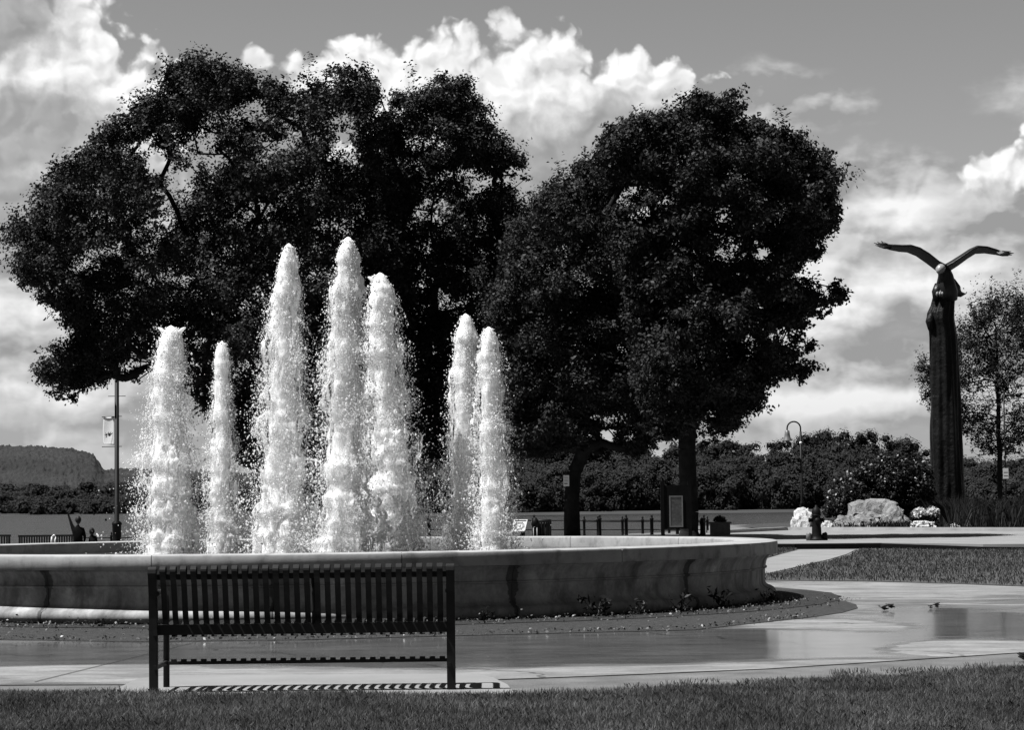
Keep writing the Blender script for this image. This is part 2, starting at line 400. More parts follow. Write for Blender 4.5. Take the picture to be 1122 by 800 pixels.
class MB:
    """collects primitives into one mesh"""
    def __init__(s): s.v = []; s.f = []
    def add(s, vs, fs):
        o = len(s.v); s.v += [tuple(v) for v in vs]; s.f += [tuple(i + o for i in f) for f in fs]; return s
    def box(s, x0, x1, y0, y1, z0, z1):
        return s.add([(x, y, z) for z in (z0, z1) for y in (y0, y1) for x in (x0, x1)],
                     [(0, 2, 3, 1), (4, 5, 7, 6), (0, 1, 5, 4), (2, 6, 7, 3), (0, 4, 6, 2), (1, 3, 7, 5)])
    def tube(s, pts, rad, n=8, cap=True):
        pts = [Vector(p) for p in pts]
        rad = rad if isinstance(rad, (list, tuple)) else [rad] * len(pts)
        o = len(s.v); up = None
        for i, p in enumerate(pts):
            d = (pts[min(i + 1, len(pts) - 1)] - pts[max(i - 1, 0)]).normalized()
            if up is None: up = Vector((0, 0, 1)) if abs(d.z) < 0.9 else Vector((1, 0, 0))
            a = d.cross(up).normalized(); b = a.cross(d).normalized(); up = b
            for k in range(n):
                t = 2 * math.pi * k / n
                s.v.append(tuple(p + (a * math.cos(t) + b * math.sin(t)) * rad[i]))
        for i in range(len(pts) - 1):
            for k in range(n):
                k2 = (k + 1) % n
                s.f.append((o + i * n + k, o + i * n + k2, o + (i + 1) * n + k2, o + (i + 1) * n + k))
        if cap:
            s.f.append(tuple(o + k for k in range(n))[::-1]); s.f.append(tuple(o + (len(pts) - 1) * n + k for k in range(n)))
        return s
    def lathe(s, prof, n=24, cx=0, cy=0, cap=True):
        o = len(s.v)
        for r, z in prof:
            for k in range(n):
                t = 2 * math.pi * k / n; s.v.append((cx + r * math.cos(t), cy + r * math.sin(t), z))
        for i in range(len(prof) - 1):
            for k in range(n):
                k2 = (k + 1) % n; s.f.append((o + i * n + k, o + i * n + k2, o + (i + 1) * n + k2, o + (i + 1) * n + k))
        if cap:
            s.f.append(tuple(o + k for k in range(n))[::-1]); s.f.append(tuple(o + (len(prof) - 1) * n + k for k in range(n)))
        return s
    def build(s, name, mat, parent=None, smooth=False, bevel=0.0):
        me = bpy.data.meshes.new(name); me.from_pydata(s.v, [], s.f); me.update()
        bm = bmesh.new(); bm.from_mesh(me); bmesh.ops.recalc_face_normals(bm, faces=bm.faces)
        if bevel: bmesh.ops.bevel(bm, geom=[e for e in bm.edges if e.calc_face_angle(0) > 0.6], offset=bevel, segments=2, affect='EDGES', clamp_overlap=True)
        bm.to_mesh(me); bm.free()
        return link(name, me, mat, parent, smooth)
def sheet(name, pts, z, mat, kind='structure', thick=0.0):
    """flat polygon of the ground; with thick it is a slab with sides"""
    bm = bmesh.new(); vs = [bm.verts.new((p[0], p[1], z)) for p in pts]
    f = bm.faces.new(vs); f.normal_update()
    if f.normal.z < 0: f.normal_flip()
    if thick:
        r = bmesh.ops.extrude_face_region(bm, geom=[f])
        bmesh.ops.translate(bm, verts=[v for v in r['geom'] if isinstance(v, bmesh.types.BMVert)], vec=(0, 0, 0))
        for v in vs: v.co.z -= thick
    bmesh.ops.triangulate(bm, faces=[f for f in bm.faces if len(f.verts) > 4])
    me = bpy.data.meshes.new(name); bm.to_mesh(me); bm.free()
    o = link(name, me, mat); tag(o, kind=kind); return o
def sstep(a, b, x):
    t = np.clip((x - a) / (b - a), 0, 1); return t * t * (3 - 2 * t)
def in_poly(px, py, poly):
    poly = np.asarray(poly, float); x, y = np.asarray(px), np.asarray(py)
    ins = np.zeros(x.shape, bool); j = len(poly) - 1
    for i in range(len(poly)):
        xi, yi = poly[i]; xj, yj = poly[j]
        c = ((yi > y) != (yj > y)) & (x < (xj - xi) * (y - yi) / (yj - yi + 1e-12) + xi)
        ins ^= c; j = i
    return ins
def edge_dist(px, py, poly):
    poly = np.asarray(poly, float); d = np.full(np.shape(px), 1e9)
    for i in range(len(poly)):
        a, b = poly[i], poly[(i + 1) % len(poly)]; ab = b - a
        t = np.clip(((px - a[0]) * ab[0] + (py - a[1]) * ab[1]) / (ab @ ab + 1e-12), 0, 1)
        d = np.minimum(d, np.hypot(px - a[0] - t * ab[0], py - a[1] - t * ab[1]))
    return d
def unit(n, r=rng):
    v = r.normal(size=(n, 3)); return v / np.linalg.norm(v, axis=1, keepdims=True)
def leaf_quads(cen, nrm, size, aspect=0.55, r=rng):
    """rhombic leaves, slightly folded along the midrib"""
    n = len(cen); t = np.cross(nrm, unit(n, r)); t /= np.linalg.norm(t, axis=1, keepdims=True) + 1e-9
    b = np.cross(nrm, t); s = size[:, None]
    v = np.stack([cen - t * s, cen + b * s * aspect + nrm * s * 0.18, cen + t * s, cen - b * s * aspect + nrm * s * 0.18], 1)
    return v.reshape(-1, 3), np.arange(4 * n).reshape(n, 4)
def frusta(p0, p1, r0, r1, n=6):
    d = p1 - p0; d = d / (np.linalg.norm(d, axis=1, keepdims=True) + 1e-9)
    ref = np.where(np.abs(d[:, 2:3]) < 0.9, np.array([[0, 0, 1.0]]), np.array([[1.0, 0, 0]]))
    a = np.cross(d, ref); a /= np.linalg.norm(a, axis=1, keepdims=True); b = np.cross(d, a)
    k = np.arange(n) * 2 * math.pi / n
    ring = a[:, None, :] * np.cos(k)[None, :, None] + b[:, None, :] * np.sin(k)[None, :, None]
    v = np.concatenate([p0[:, None] + ring * r0[:, None, None], p1[:, None] + ring * r1[:, None, None]], 1)
    m = len(p0); base = np.arange(m)[:, None] * 2 * n; i = np.arange(n); j = (i + 1) % n
    f = np.stack([base + i, base + j, base + n + j, base + n + i], 2).reshape(-1, 4)
    return v.reshape(-1, 3), f

# ------------------------------------------------------------------ ground
FC = Vector((P(355, 600, 26.5).x, 26.5, 0.0))       # centre of the fountain
WATER_Z = -1.7
RW = 5.28
def gz(x, y):
    x = np.asarray(x, float); y = np.asarray(y, float)
    w = 1 - sstep(1.0, 5.0, x)
    z = -0.42 * sstep(36, 60, y) * w
    bank = 84 + 26 * sstep(5, 10, x)
    z = z - (2.6) * sstep(0, 9, y - bank)
    return z
def ground():
    xs = np.concatenate([[-400, -200, -120, -80], np.arange(-60, 61, 1.5), [80, 120, 200, 400]])
    ys = np.concatenate([[-60, -30, -10, 0], np.arange(4, 128, 1.0), [140]])
    X, Y = np.meshgrid(xs, ys); Z = gz(X, Y) - 0.007
    n, m = X.shape; idx = np.arange(n * m).reshape(n, m)
    f = np.stack([idx[:-1, :-1], idx[:-1, 1:], idx[1:, 1:], idx[1:, :-1]], -1).reshape(-1, 4)
    o = np_mesh('ground', np.stack([X, Y, Z], -1), f, M['dirt'], smooth=True); tag(o, kind='structure')
ground()
o = MB().add([(-9000, 60, WATER_Z), (9000, 60, WATER_Z), (9000, 9000, WATER_Z), (-9000, 9000, WATER_Z)], [(0, 1, 2, 3)]).build('river_water', M['river'])
tag(o, kind='structure')

front = [(-120, 753), (0, 751), (165, 750), (340, 748), (540, 745), (700, 739), (840, 733), (1000, 723), (1122, 715), (1300, 704)]
plaza_pts = [G(*p) for p in front] + [G(1400, 648), G(1250, 646), G(1122, 643.5), G(1040, 640), G(950, 638), G(835, 637), Vector((3.2, 40, 0)), Vector((-24, 40, 0)), Vector((-24, 14.0, 0))]
sheet('plaza', plaza_pts, 0.0, M['plaza'], thick=0.03)
bed_px = [(-120, 700), (0, 702), (160, 704), (330, 702), (480, 698), (600, 695), (760, 691), (834, 683), (886, 677.5), (923, 672), (940, 667), (938, 663), (926, 659.5), (895, 655.5), (872, 654)]
bed = [G(*p) for p in bed_px]
a0 = math.atan2(bed[-1].y - FC.y, bed[-1].x - FC.x)
bed += [FC + Vector((6.2 * math.cos(a), 6.2 * math.sin(a), 0)) for a in np.linspace(a0 + 0.15, math.pi + 0.5, 24)]
sheet('planting_bed', bed, 0.005, M['soil'], thick=0.01)
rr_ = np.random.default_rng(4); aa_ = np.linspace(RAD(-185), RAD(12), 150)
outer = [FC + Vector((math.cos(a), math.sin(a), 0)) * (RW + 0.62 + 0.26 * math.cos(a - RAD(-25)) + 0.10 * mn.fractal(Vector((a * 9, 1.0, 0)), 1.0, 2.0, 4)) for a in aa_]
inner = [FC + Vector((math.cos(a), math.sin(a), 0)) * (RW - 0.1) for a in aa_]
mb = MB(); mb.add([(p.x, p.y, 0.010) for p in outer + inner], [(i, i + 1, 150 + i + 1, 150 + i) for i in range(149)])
tag(mb.build('damp_soil_shade', M['damp_soil_shade']), kind='structure')  # damp soil ring, blackened and widened to carry the wall's shadow in its colour
sheet('bench_pad', [G(*p) for p in [(95, 772), (150, 746), (185, 741.5), (350, 741), (520, 740), (540, 744), (556, 752), (564, 762), (564, 772)]], 0.009, M['path'], thick=0.015)
# expansion joints
mb = MB()
def strip(a, b, w, z):
    a, b = G(*a), G(*b); d = (b - a).normalized(); n = Vector((-d.y, d.x, 0)) * w / 2
    mb.add([(p.x, p.y, z) for p in (a - n, b - n, b + n, a + n)], [(0, 1, 2, 3)])
strip((38, 748), (215, 704), 0.011, 0.004)
strip((834, 660), (1200, 662), 0.015, 0.004)
tag(mb.build('plaza_joints', M['soil']), kind='structure')
# raised esplanade, path and far kerb on the right
slab = [(0.5, 55.5), (3, 54), (6.7, 52.3), (8.7, 52), (10.5, 49.2), (14, 47.6), (30, 45), (60, 43), (60, 62), (30, 66), (16, 68.5), (9.7, 77), (8.0, 73.5), (6.6, 70.5), (2.5, 69), (0.5, 69)]
sheet('esplanade', [Vector((x, y, 0)) for x, y in slab], 0.13, M['road'], thick=0.3)
mb = MB()
edg = [Vector((x, y, 0)) for x, y in [(0.5, 55.5), (3, 54), (6.7, 52.3), (8.7, 52), (10.5, 49.2), (14, 47.6), (30, 45), (60, 43)]]
for a, b in zip(edg[:-1], edg[1:]):
    d = (b - a).normalized(); n = Vector((d.y, -d.x, 0)) * 0.06
    vs = [a, b, b + n, a + n]; ha, hb = (0.118, 0.118 if b.x < 9 else (0.07 if b.x < 12 else 0.03)); ha = 0.118 if a.x < 9 else (0.07 if a.x < 12 else 0.03)
    mb.add([(p.x, p.y, -0.05) for p in vs] + [(p.x, p.y, h_) for p, h_ in zip(vs, (ha, hb, hb, ha))], [(4, 5, 6, 7), (0, 1, 5, 4), (1, 2, 6, 5), (2, 3, 7, 6), (3, 0, 4, 7)])
tag(mb.build('kerb_face_shade', M['sign_dark']), kind='structure')  # near-black strip added as the painted shade of the kerb's front face
path_px = [(835, 630), (858, 625), (880, 620), (908, 613.5), (928, 607.5), (938, 602.5), (877, 602.5), (856, 608), (835, 614), (820, 622)]
sheet('footpath', [G(*p) for p in path_px], 0.004, M['path'])
mb = MB()
ker = [Vector((x, y, 0)) for x, y in [(6.4, 70.3), (7.9, 73.4), (9.6, 77.1), (12.8, 72.8), (16, 68.7), (30, 66.2), (60, 62.2)]]
for a, b in zip(ker[:-1], ker[1:]):
    d = (b - a).normalized(); n = Vector((-d.y, d.x, 0)) * 0.22
    if n.y < 0: n = -n
    vs = [a, b, b + n, a + n]
    mb.add([(p.x, p.y, z) for z in (0.05, 0.235) for p in vs], [(4, 5, 6, 7), (0, 1, 5, 4), (1, 2, 6, 5), (2, 3, 7, 6), (3, 0, 4, 7)])
tag(mb.build('far_kerb', M['kerb']), kind='structure')
sheet('garden_soil', [Vector((x, y, 0)) for x, y in [(9.65, 77.4), (12.8, 73.1), (16, 69.0), (30, 66.5), (60, 62.5), (60, 104), (12, 104), (9.2, 92)]], 0.12, M['soil'])

# ------------------------------------------------------------------ lawns
def blades(name, poly, n, h, w, mat, label=None, z0=0.0, seed=1, hvar=0.5, clump=1.2, patchy=None):
    r = np.random.default_rng(seed); poly = np.asarray([(p[0], p[1]) for p in poly])
    lo, hi = poly.min(0), poly.max(0); pts = np.zeros((0, 2))
    while len(pts) < n:
        q = r.uniform(lo, hi, size=(n * 2, 2)); q = q[in_poly(q[:, 0], q[:, 1], poly)]
        if patchy is not None: q = q[[mn.fractal(Vector((p[0] * 2.5, p[1] * 2.5, seed)), 1.0, 2.0, 3) > patchy for p in q]]
        pts = np.concatenate([pts, q])
    pts = pts[:n]
    cl = np.array([mn.noise(Vector((p[0] * clump, p[1] * clump, seed))) for p in pts])
    hh = h * (0.55 + hvar * r.random(n) + 0.55 * np.clip(cl + 0.2, 0, 1)); ww = w * (0.6 + 0.8 * r.random(n))
    a = r.uniform(0, 2 * math.pi, n); lean = hh * r.uniform(0.05, 0.75, n); la = r.uniform(0, 2 * math.pi, n)
    sx, sy = np.cos(a) * ww / 2, np.sin(a) * ww / 2; lx, ly = np.cos(la) * lean, np.sin(la) * lean
    x, y = pts[:, 0], pts[:, 1]; z = np.full(n, z0)
    v = np.stack([np.stack([x - sx, y - sy, z], 1), np.stack([x + sx, y + sy, z], 1),
                  np.stack([x + sx * .7 + lx * .35, y + sy * .7 + ly * .35, z + hh * .6], 1), np.stack([x + lx, y + ly, z + hh * (1 - 0.25 * lean / hh)], 1),
                  np.stack([x - sx * .7 + lx * .35, y - sy * .7 + ly * .35, z + hh * .6], 1)], 1)
    b = np.arange(n)[:, None] * 5
    o = np_mesh(name, v, np.concatenate([b + [[0, 1, 2, 3, 4]]], 0), mat); tag(o, label, None, None, 'stuff')
    if label: o['category'] = 'grass'
    return o
lawn_px = [(-90, 763), (0, 763), (165, 764), (330, 766), (540, 767), (640, 764), (760, 758), (840, 753), (960, 747), (1122, 736), (1240, 729), (1240, 870), (-90, 870)]
lawn = [G(*p) for p in lawn_px]
sheet('lawn_base', lawn, 0.005, M['lawn_soil'], thick=0.01)
blades('lawn_grass', lawn, 260000, 0.056, 0.0034, M['grass'], 'short mown grass growing along the front edge of the plaza', 0.004, 3)
edge_band = [G(*p) for p in [(-90, 755), (165, 757), (165, 765), (-90, 765)]]
blades('lawn_edge_grass', edge_band, 420, 0.035, 0.005, M['grass'], 'ragged grass tufts creeping over the left edge of the paving', 0.0, 13, patchy=0.0)
edge2 = [G(*p) for p in [(560, 760), (840, 743), (1122, 727), (1122, 737), (840, 753), (560, 768)]]
blades('verge_grass', edge2, 1500, 0.035, 0.005, M['grass'], 'thin grass coming up through the bare dirt strip right of the bench', 0.0, 14, patchy=0.05)
lawn2 = [G(*p) for p in [(836, 636), (836, 631), (858, 626.5), (880, 621.5), (910, 615), (931, 609), (942, 602.5)]] + [Vector((10.4, 49, 0)), Vector((14, 47.3, 0)), Vector((30, 44.7, 0)), Vector((45, 43, 0)), G(1400, 647), G(1250, 645), G(1122, 642.5), G(1040, 639.5), G(950, 637)]
sheet('far_lawn_base', lawn2, 0.004, M['lawn_soil'], thick=0.01)
blades('far_lawn_grass', lawn2, 90000, 0.06, 0.012, M['grass_far'], 'mown lawn between the plaza and the raised road on the right', 0.0, 4, clump=0.5)
lawn3 = [G(*p) for p in [(820, 617), (836, 612.5), (857, 606.5), (874, 602.5)]] + [Vector((6.5, 51.8, 0)), Vector((3, 53.6, 0)), Vector((2.5, 45, 0))]
sheet('small_lawn_base', lawn3, 0.003, M['lawn_soil'])
blades('small_lawn_grass', lawn3, 12000, 0.06, 0.012, M['grass_far'], 'small wedge of lawn behind the right end of the fountain', 0.0, 5)

# ------------------------------------------------------------------ fountain basin
def arc_mesh(name, prof, mat, parent, a_list, gap, R, n_sub=6, smooth=True):
    """profile (offset from R, z) swept in segments with a small open joint between them"""
    V, Fc = [], []
    for a0, a1 in zip(a_list[:-1], a_list[1:]):
        o = len(V); k = len(prof); aa = np.linspace(a0 + gap / 2, a1 - gap / 2, n_sub + 1)
        for a in aa:
            for dr, z in prof: V.append(((R + dr) * math.cos(a), (R + dr) * math.sin(a), z))
        for i in range(n_sub):
            for j in range(k - 1):
                p = o + i * k + j; Fc.append((p, p + k, p + k + 1, p + 1))
        Fc.append(tuple(o + j for j in range(k))); Fc.append(tuple(o + n_sub * k + j for j in range(k))[::-1])
    me = bpy.data.meshes.new(name); me.from_pydata(V, [], Fc); me.update()
    bm = bmesh.new(); bm.from_mesh(me); bmesh.ops.recalc_face_normals(bm, faces=bm.faces); bm.to_mesh(me); bm.free()
    o = link(name, me, mat, parent, smooth)
    try:
        bpy.context.view_layer.objects.active = o
        me.set_sharp_from_angle(angle=RAD(35))
    except Exception: pass
    return o

fountain = empty('fountain_basin', FC)
tag(fountain, 'large round concrete fountain basin with moulded stained wall behind the bench', 'fountain')
torus = [(0.058 + 0.066 * math.sin(t), 0.075 - 0.065 * math.cos(t)) for t in np.linspace(0.0, math.pi, 9)]
prof_wall = [(-0.30, 0.0), (0.03, 0.0)] + torus + [(0.045, 0.150), (0.02, 0.165), (0.004, 0.185), (0.0, 0.20), (0.0, 0.352), (0.022, 0.360), (0.024, 0.374), (0.006, 0.380), (0.010, 0.40), (0.018, 0.44), (0.034, 0.475), (0.055, 0.50), (0.072, 0.515), (0.074, 0.53), (-0.30, 0.53)]
arc_mesh('wall', prof_wall, M['wall'], fountain, [RAD(-90.3 + 360 / 14 * i) for i in range(15)], 0.0012, RW, 14)
prof_cop = [(-0.36, 0.534), (0.142, 0.534), (0.150, 0.545), (0.152, 0.655), (0.145, 0.672), (0.13, 0.678), (-0.34, 0.678), (-0.355, 0.670), (-0.36, 0.655), (-0.36, 0.536)]
arc_mesh('coping', prof_cop, M['coping'], fountain, [RAD(-90 + 12.85 + 360 / 14 * i) for i in range(15)], 0.0016, RW, 12)
mb = MB(); mb.lathe([(RW - 0.305, -0.05), (RW - 0.305, 0.532)], 120, cap=False); mb.build('inner_wall', M['coping'], fountain, True)
n = 160; mb = MB(); mb.add([((RW - 0.31) * math.cos(2 * math.pi * k / n), (RW - 0.31) * math.sin(2 * math.pi * k / n), 0.535) for k in range(n)], [tuple(range(n))])
mb.build('pool_water', M['pool'], fountain)

# ------------------------------------------------------------------ water jets
def octa(cen, size, stretch=1.0):
    d = np.array([[1, 0, 0], [-1, 0, 0], [0, 1, 0], [0, -1, 0], [0, 0, 1], [0, 0, -1]], float); d[4:, 2] *= stretch
    v = cen[:, None, :] + d[None] * size[:, None, None]
    f = np.array([[0, 2, 4], [2, 1, 4], [1, 3, 4], [3, 0, 4], [2, 0, 5], [1, 2, 5], [3, 1, 5], [0, 3, 5]])
    return v.reshape(-1, 3), (np.arange(len(cen))[:, None, None] * 6 + f[None]).reshape(-1, 3)
def jet(px, top, d, w_top, w_bot, lean_px, seed, label, n_drop=9000, prongs=1, flare=1.0):
    n_drop = int(n_drop * 1.35)
    r = np.random.default_rng(seed); k = d / F_PX
    base = P(px, 600, d); base.z = 0.535; tip = P(px + lean_px, top, d)
    H = tip.z - base.z; lean = tip.x - base.x
    root = empty('water_jet', base); tag(root, label, 'water jet', 'foaming jets of the fountain')
    rt, rb = w_top * k / 2, w_bot * k / 2; cap_u = rt * 3.4 / H; mod_ = np.array([1 + 0.24 * mn.noise(Vector((seed * 7.7, i * 0.16, 0))) + 0.10 * mn.noise(Vector((seed * 3.3, i * 0.5, 5))) for i in range(101)])
    def width(u):                                            # u = 0 at the base, 1 at the tip; outer radius of the plume
        return np.interp(u, np.linspace(0, 1, 101), mod_) * (rt + (rb - rt) * (1 - u) ** 0.80) * np.sqrt(np.clip(1 - (1 - np.clip((1.0 - u) / cap_u, 0.0, 1.0)) ** 2, 0, 1)) + 0.003
    def axis(u): return lean * u ** 2
    def column(name, scale, amp, mat, nz, nt, freq, top_u=1.0, sd=0.0):
        V, Fc = [], []
        for i in range(nz + 1):
            u = (i / nz) * top_u; z = H * u
            for j in range(nt):
                a = 2 * math.pi * j / nt; c, s_ = math.cos(a), math.sin(a)
                q = Vector((c * 1.3 + seed * 3.1, s_ * 1.3 + sd, z * freq))
                nz_ = mn.fractal(q, 1.0, 2.0, 4) + 0.6 * mn.noise(q * 4.1) + 0.35 * mn.noise(q * 9.0)
                am_ = amp * (0.25 + 0.75 * min(1.0, (1 - u) / 0.16)); rr = width(u) * (scale + (1 - scale) * max(0.0, 1 - (1 - u) / 0.40)) * max(0.25, 1 + am_ * nz_)
                ox = axis(u) + 0.05 * mn.noise(Vector((seed, z * 1.7, 3.0))) * (0.3 + 0.7 * u)
                V.append((ox + rr * c, rr * s_, z + 0.04 * amp * nz_))
        for i in range(nz):
            for j in range(nt):
                j2 = (j + 1) % nt; Fc.append((i * nt + j, i * nt + j2, (i + 1) * nt + j2, (i + 1) * nt + j))
        Fc.append(tuple(nz * nt + j for j in range(nt)))
        me = bpy.data.meshes.new(name); me.from_pydata(V, [], Fc); me.update()
        return link(name, me, mat, root, True)
    column('core', 0.56, 0.30, M['foam'], int(H * 55), 24, 1.4)
    column('froth', 0.76, 0.50, M['lace'], int(H * 55), 26, 1.3, 0.985, 7.7)
    column('veil', 0.95, 0.65, M['veil'], int(H * 45), 28, 1.1, 0.90, 15.3)
    # strands of water thrown off sideways and falling back
    mb = MB()
    beads = []
    ns = int(40 * H / 3)
    for s in range(ns):
        u0 = r.uniform(0.15, 0.93); a = r.uniform(0, 2 * math.pi); out = float(width(u0)) * r.uniform(0.6, 0.9)
        v0 = r.uniform(0.15, 0.95) * flare * (0.3 if s % 3 == 0 else 1.0); vz = r.uniform(-0.5, 0.9); T = r.uniform(0.12, 0.34)
        pts, rad = [], []
        m_ = 9
        wob = r.normal(size=3)
        for i in range(m_):
            t = T * i / (m_ - 1)
            rr = out + v0 * t; z = H * u0 + vz * t - 4.9 * t * t
            wv = 0.02 * math.sin(i * 1.3 + wob[0] * 3) + 0.012 * math.sin(i * 2.9 + wob[1])
            if z < 0.02: break
            pts.append((float(axis(u0)) + rr * math.cos(a) + wv * math.sin(a), rr * math.sin(a) + wv * math.cos(a), z))
            rad.append((0.004 + 0.007 * abs(math.sin(i * 1.7 + wob[2] * 5))) * r.uniform(0.7, 1.3))
        if len(pts) > 3 and s % 3 == 0: mb.tube(pts, [q * 0.55 for q in rad], 5)
        elif len(pts) > 3:                                    # the sheet has already broken into beads
            for q in range(len(pts) * 4):
                t = r.uniform(0, len(pts) - 1.001); i = int(t); p = Vector(pts[i]).lerp(Vector(pts[i + 1]), t - i)
                beads.append((p.x + r.normal() * 0.010, p.y + r.normal() * 0.010, p.z + r.normal() * 0.010))
    for q in range(prongs):                                   # curled fingers at the broken tip
        a = r.uniform(0, 6.28); b0 = Vector((lean + rt * 0.6 * (1 if q % 2 else -1), 0.02 * math.cos(a), H * 0.965))
        mb.tube([b0 + Vector(((1 if q % 2 else -1) * 0.02 * i, 0.01 * i, 0.035 * i - 0.004 * i * i)) for i in range(5)], [0.03, 0.028, 0.024, 0.018, 0.008], 6)
    mb.build('strands', M['drop'], root, True)['kind'] = 'stuff'
    # spray
    u = 1 - r.random(n_drop) ** 0.75 * 1.0
    u = np.clip(u * 1.02, 0.0, 0.985)
    w = width(u)
    rr = w * (0.80 + np.abs(r.normal(0, 0.30, n_drop))) + r.exponential(0.055, n_drop) * (1 - u) * flare
    far = r.random(n_drop) < 0.13; rr = np.where(far, w * 1.05 + r.exponential(0.16, n_drop) * (1 - u) * flare, rr)
    a = r.uniform(0, 2 * math.pi, n_drop)
    cen = np.stack([axis(u) + rr * np.cos(a), rr * np.sin(a), u * H + 0.01], 1)
    # gather part of the spray in bursts
    nb = 26; bc = np.stack([r.uniform(0.05, 0.85, nb), r.uniform(0, 6.28, nb)], 1); pick = r.integers(0, nb, n_drop); sel = r.random(n_drop) < 0.28
    bu = bc[pick, 0] + r.normal(0, 0.02, n_drop); ba = bc[pick, 1] + r.normal(0, 0.25, n_drop)
    br = width(np.clip(bu, 0, .98)) * r.uniform(0.8, 1.25, n_drop) + np.abs(r.normal(0, 0.05, n_drop)) * flare
    bcen = np.stack([axis(bu) + br * np.cos(ba), br * np.sin(ba), np.clip(bu, 0.005, 1) * H], 1)
    cen = np.where(sel[:, None], bcen, cen)
    cen = np.concatenate([cen, np.array(beads)]); n_drop = len(cen)
    size = np.clip(r.lognormal(math.log(0.0036), 0.55, n_drop), 0.0016, 0.015)
    v, f = octa(cen, size, 1.4)
    o = np_mesh('spray', v, f, M['drop'], root, True); o['kind'] = 'stuff'
    # boil where it falls back into the pool
    mb = MB()
    return root
JETS = [(182, 357, 26.4, 26, 60, 6, 11, 'leftmost water jet, blunt tip with two curled fingers', 9000, 2, 1.3),
        (243, 374, 27.6, 13, 36, 1, 12, 'short narrow water jet second from the left', 6000, 0, 0.8),
        (309, 267, 25.6, 13, 70, 8, 13, 'tall wide water jet third from the left', 11000, 0, 1.2),
        (379, 260, 25.0, 15, 68, 2, 14, 'tallest water jet in the middle of the fountain', 11000, 0, 1.2),
        (426, 299, 26.4, 20, 74, -10, 15, 'water jet with a hooked tip pressed against the tallest jet on its right side', 11000, 1, 1.4),
        (508, 344, 26.8, 17, 44, 2, 16, 'slim water jet second from the right', 7000, 0, 0.8),
        (541, 358, 26.0, 16, 46, -6, 17, 'rightmost water jet, a rounded tip leaning close to its neighbour', 7000, 0, 0.8)]
for j in JETS: jet(*j)

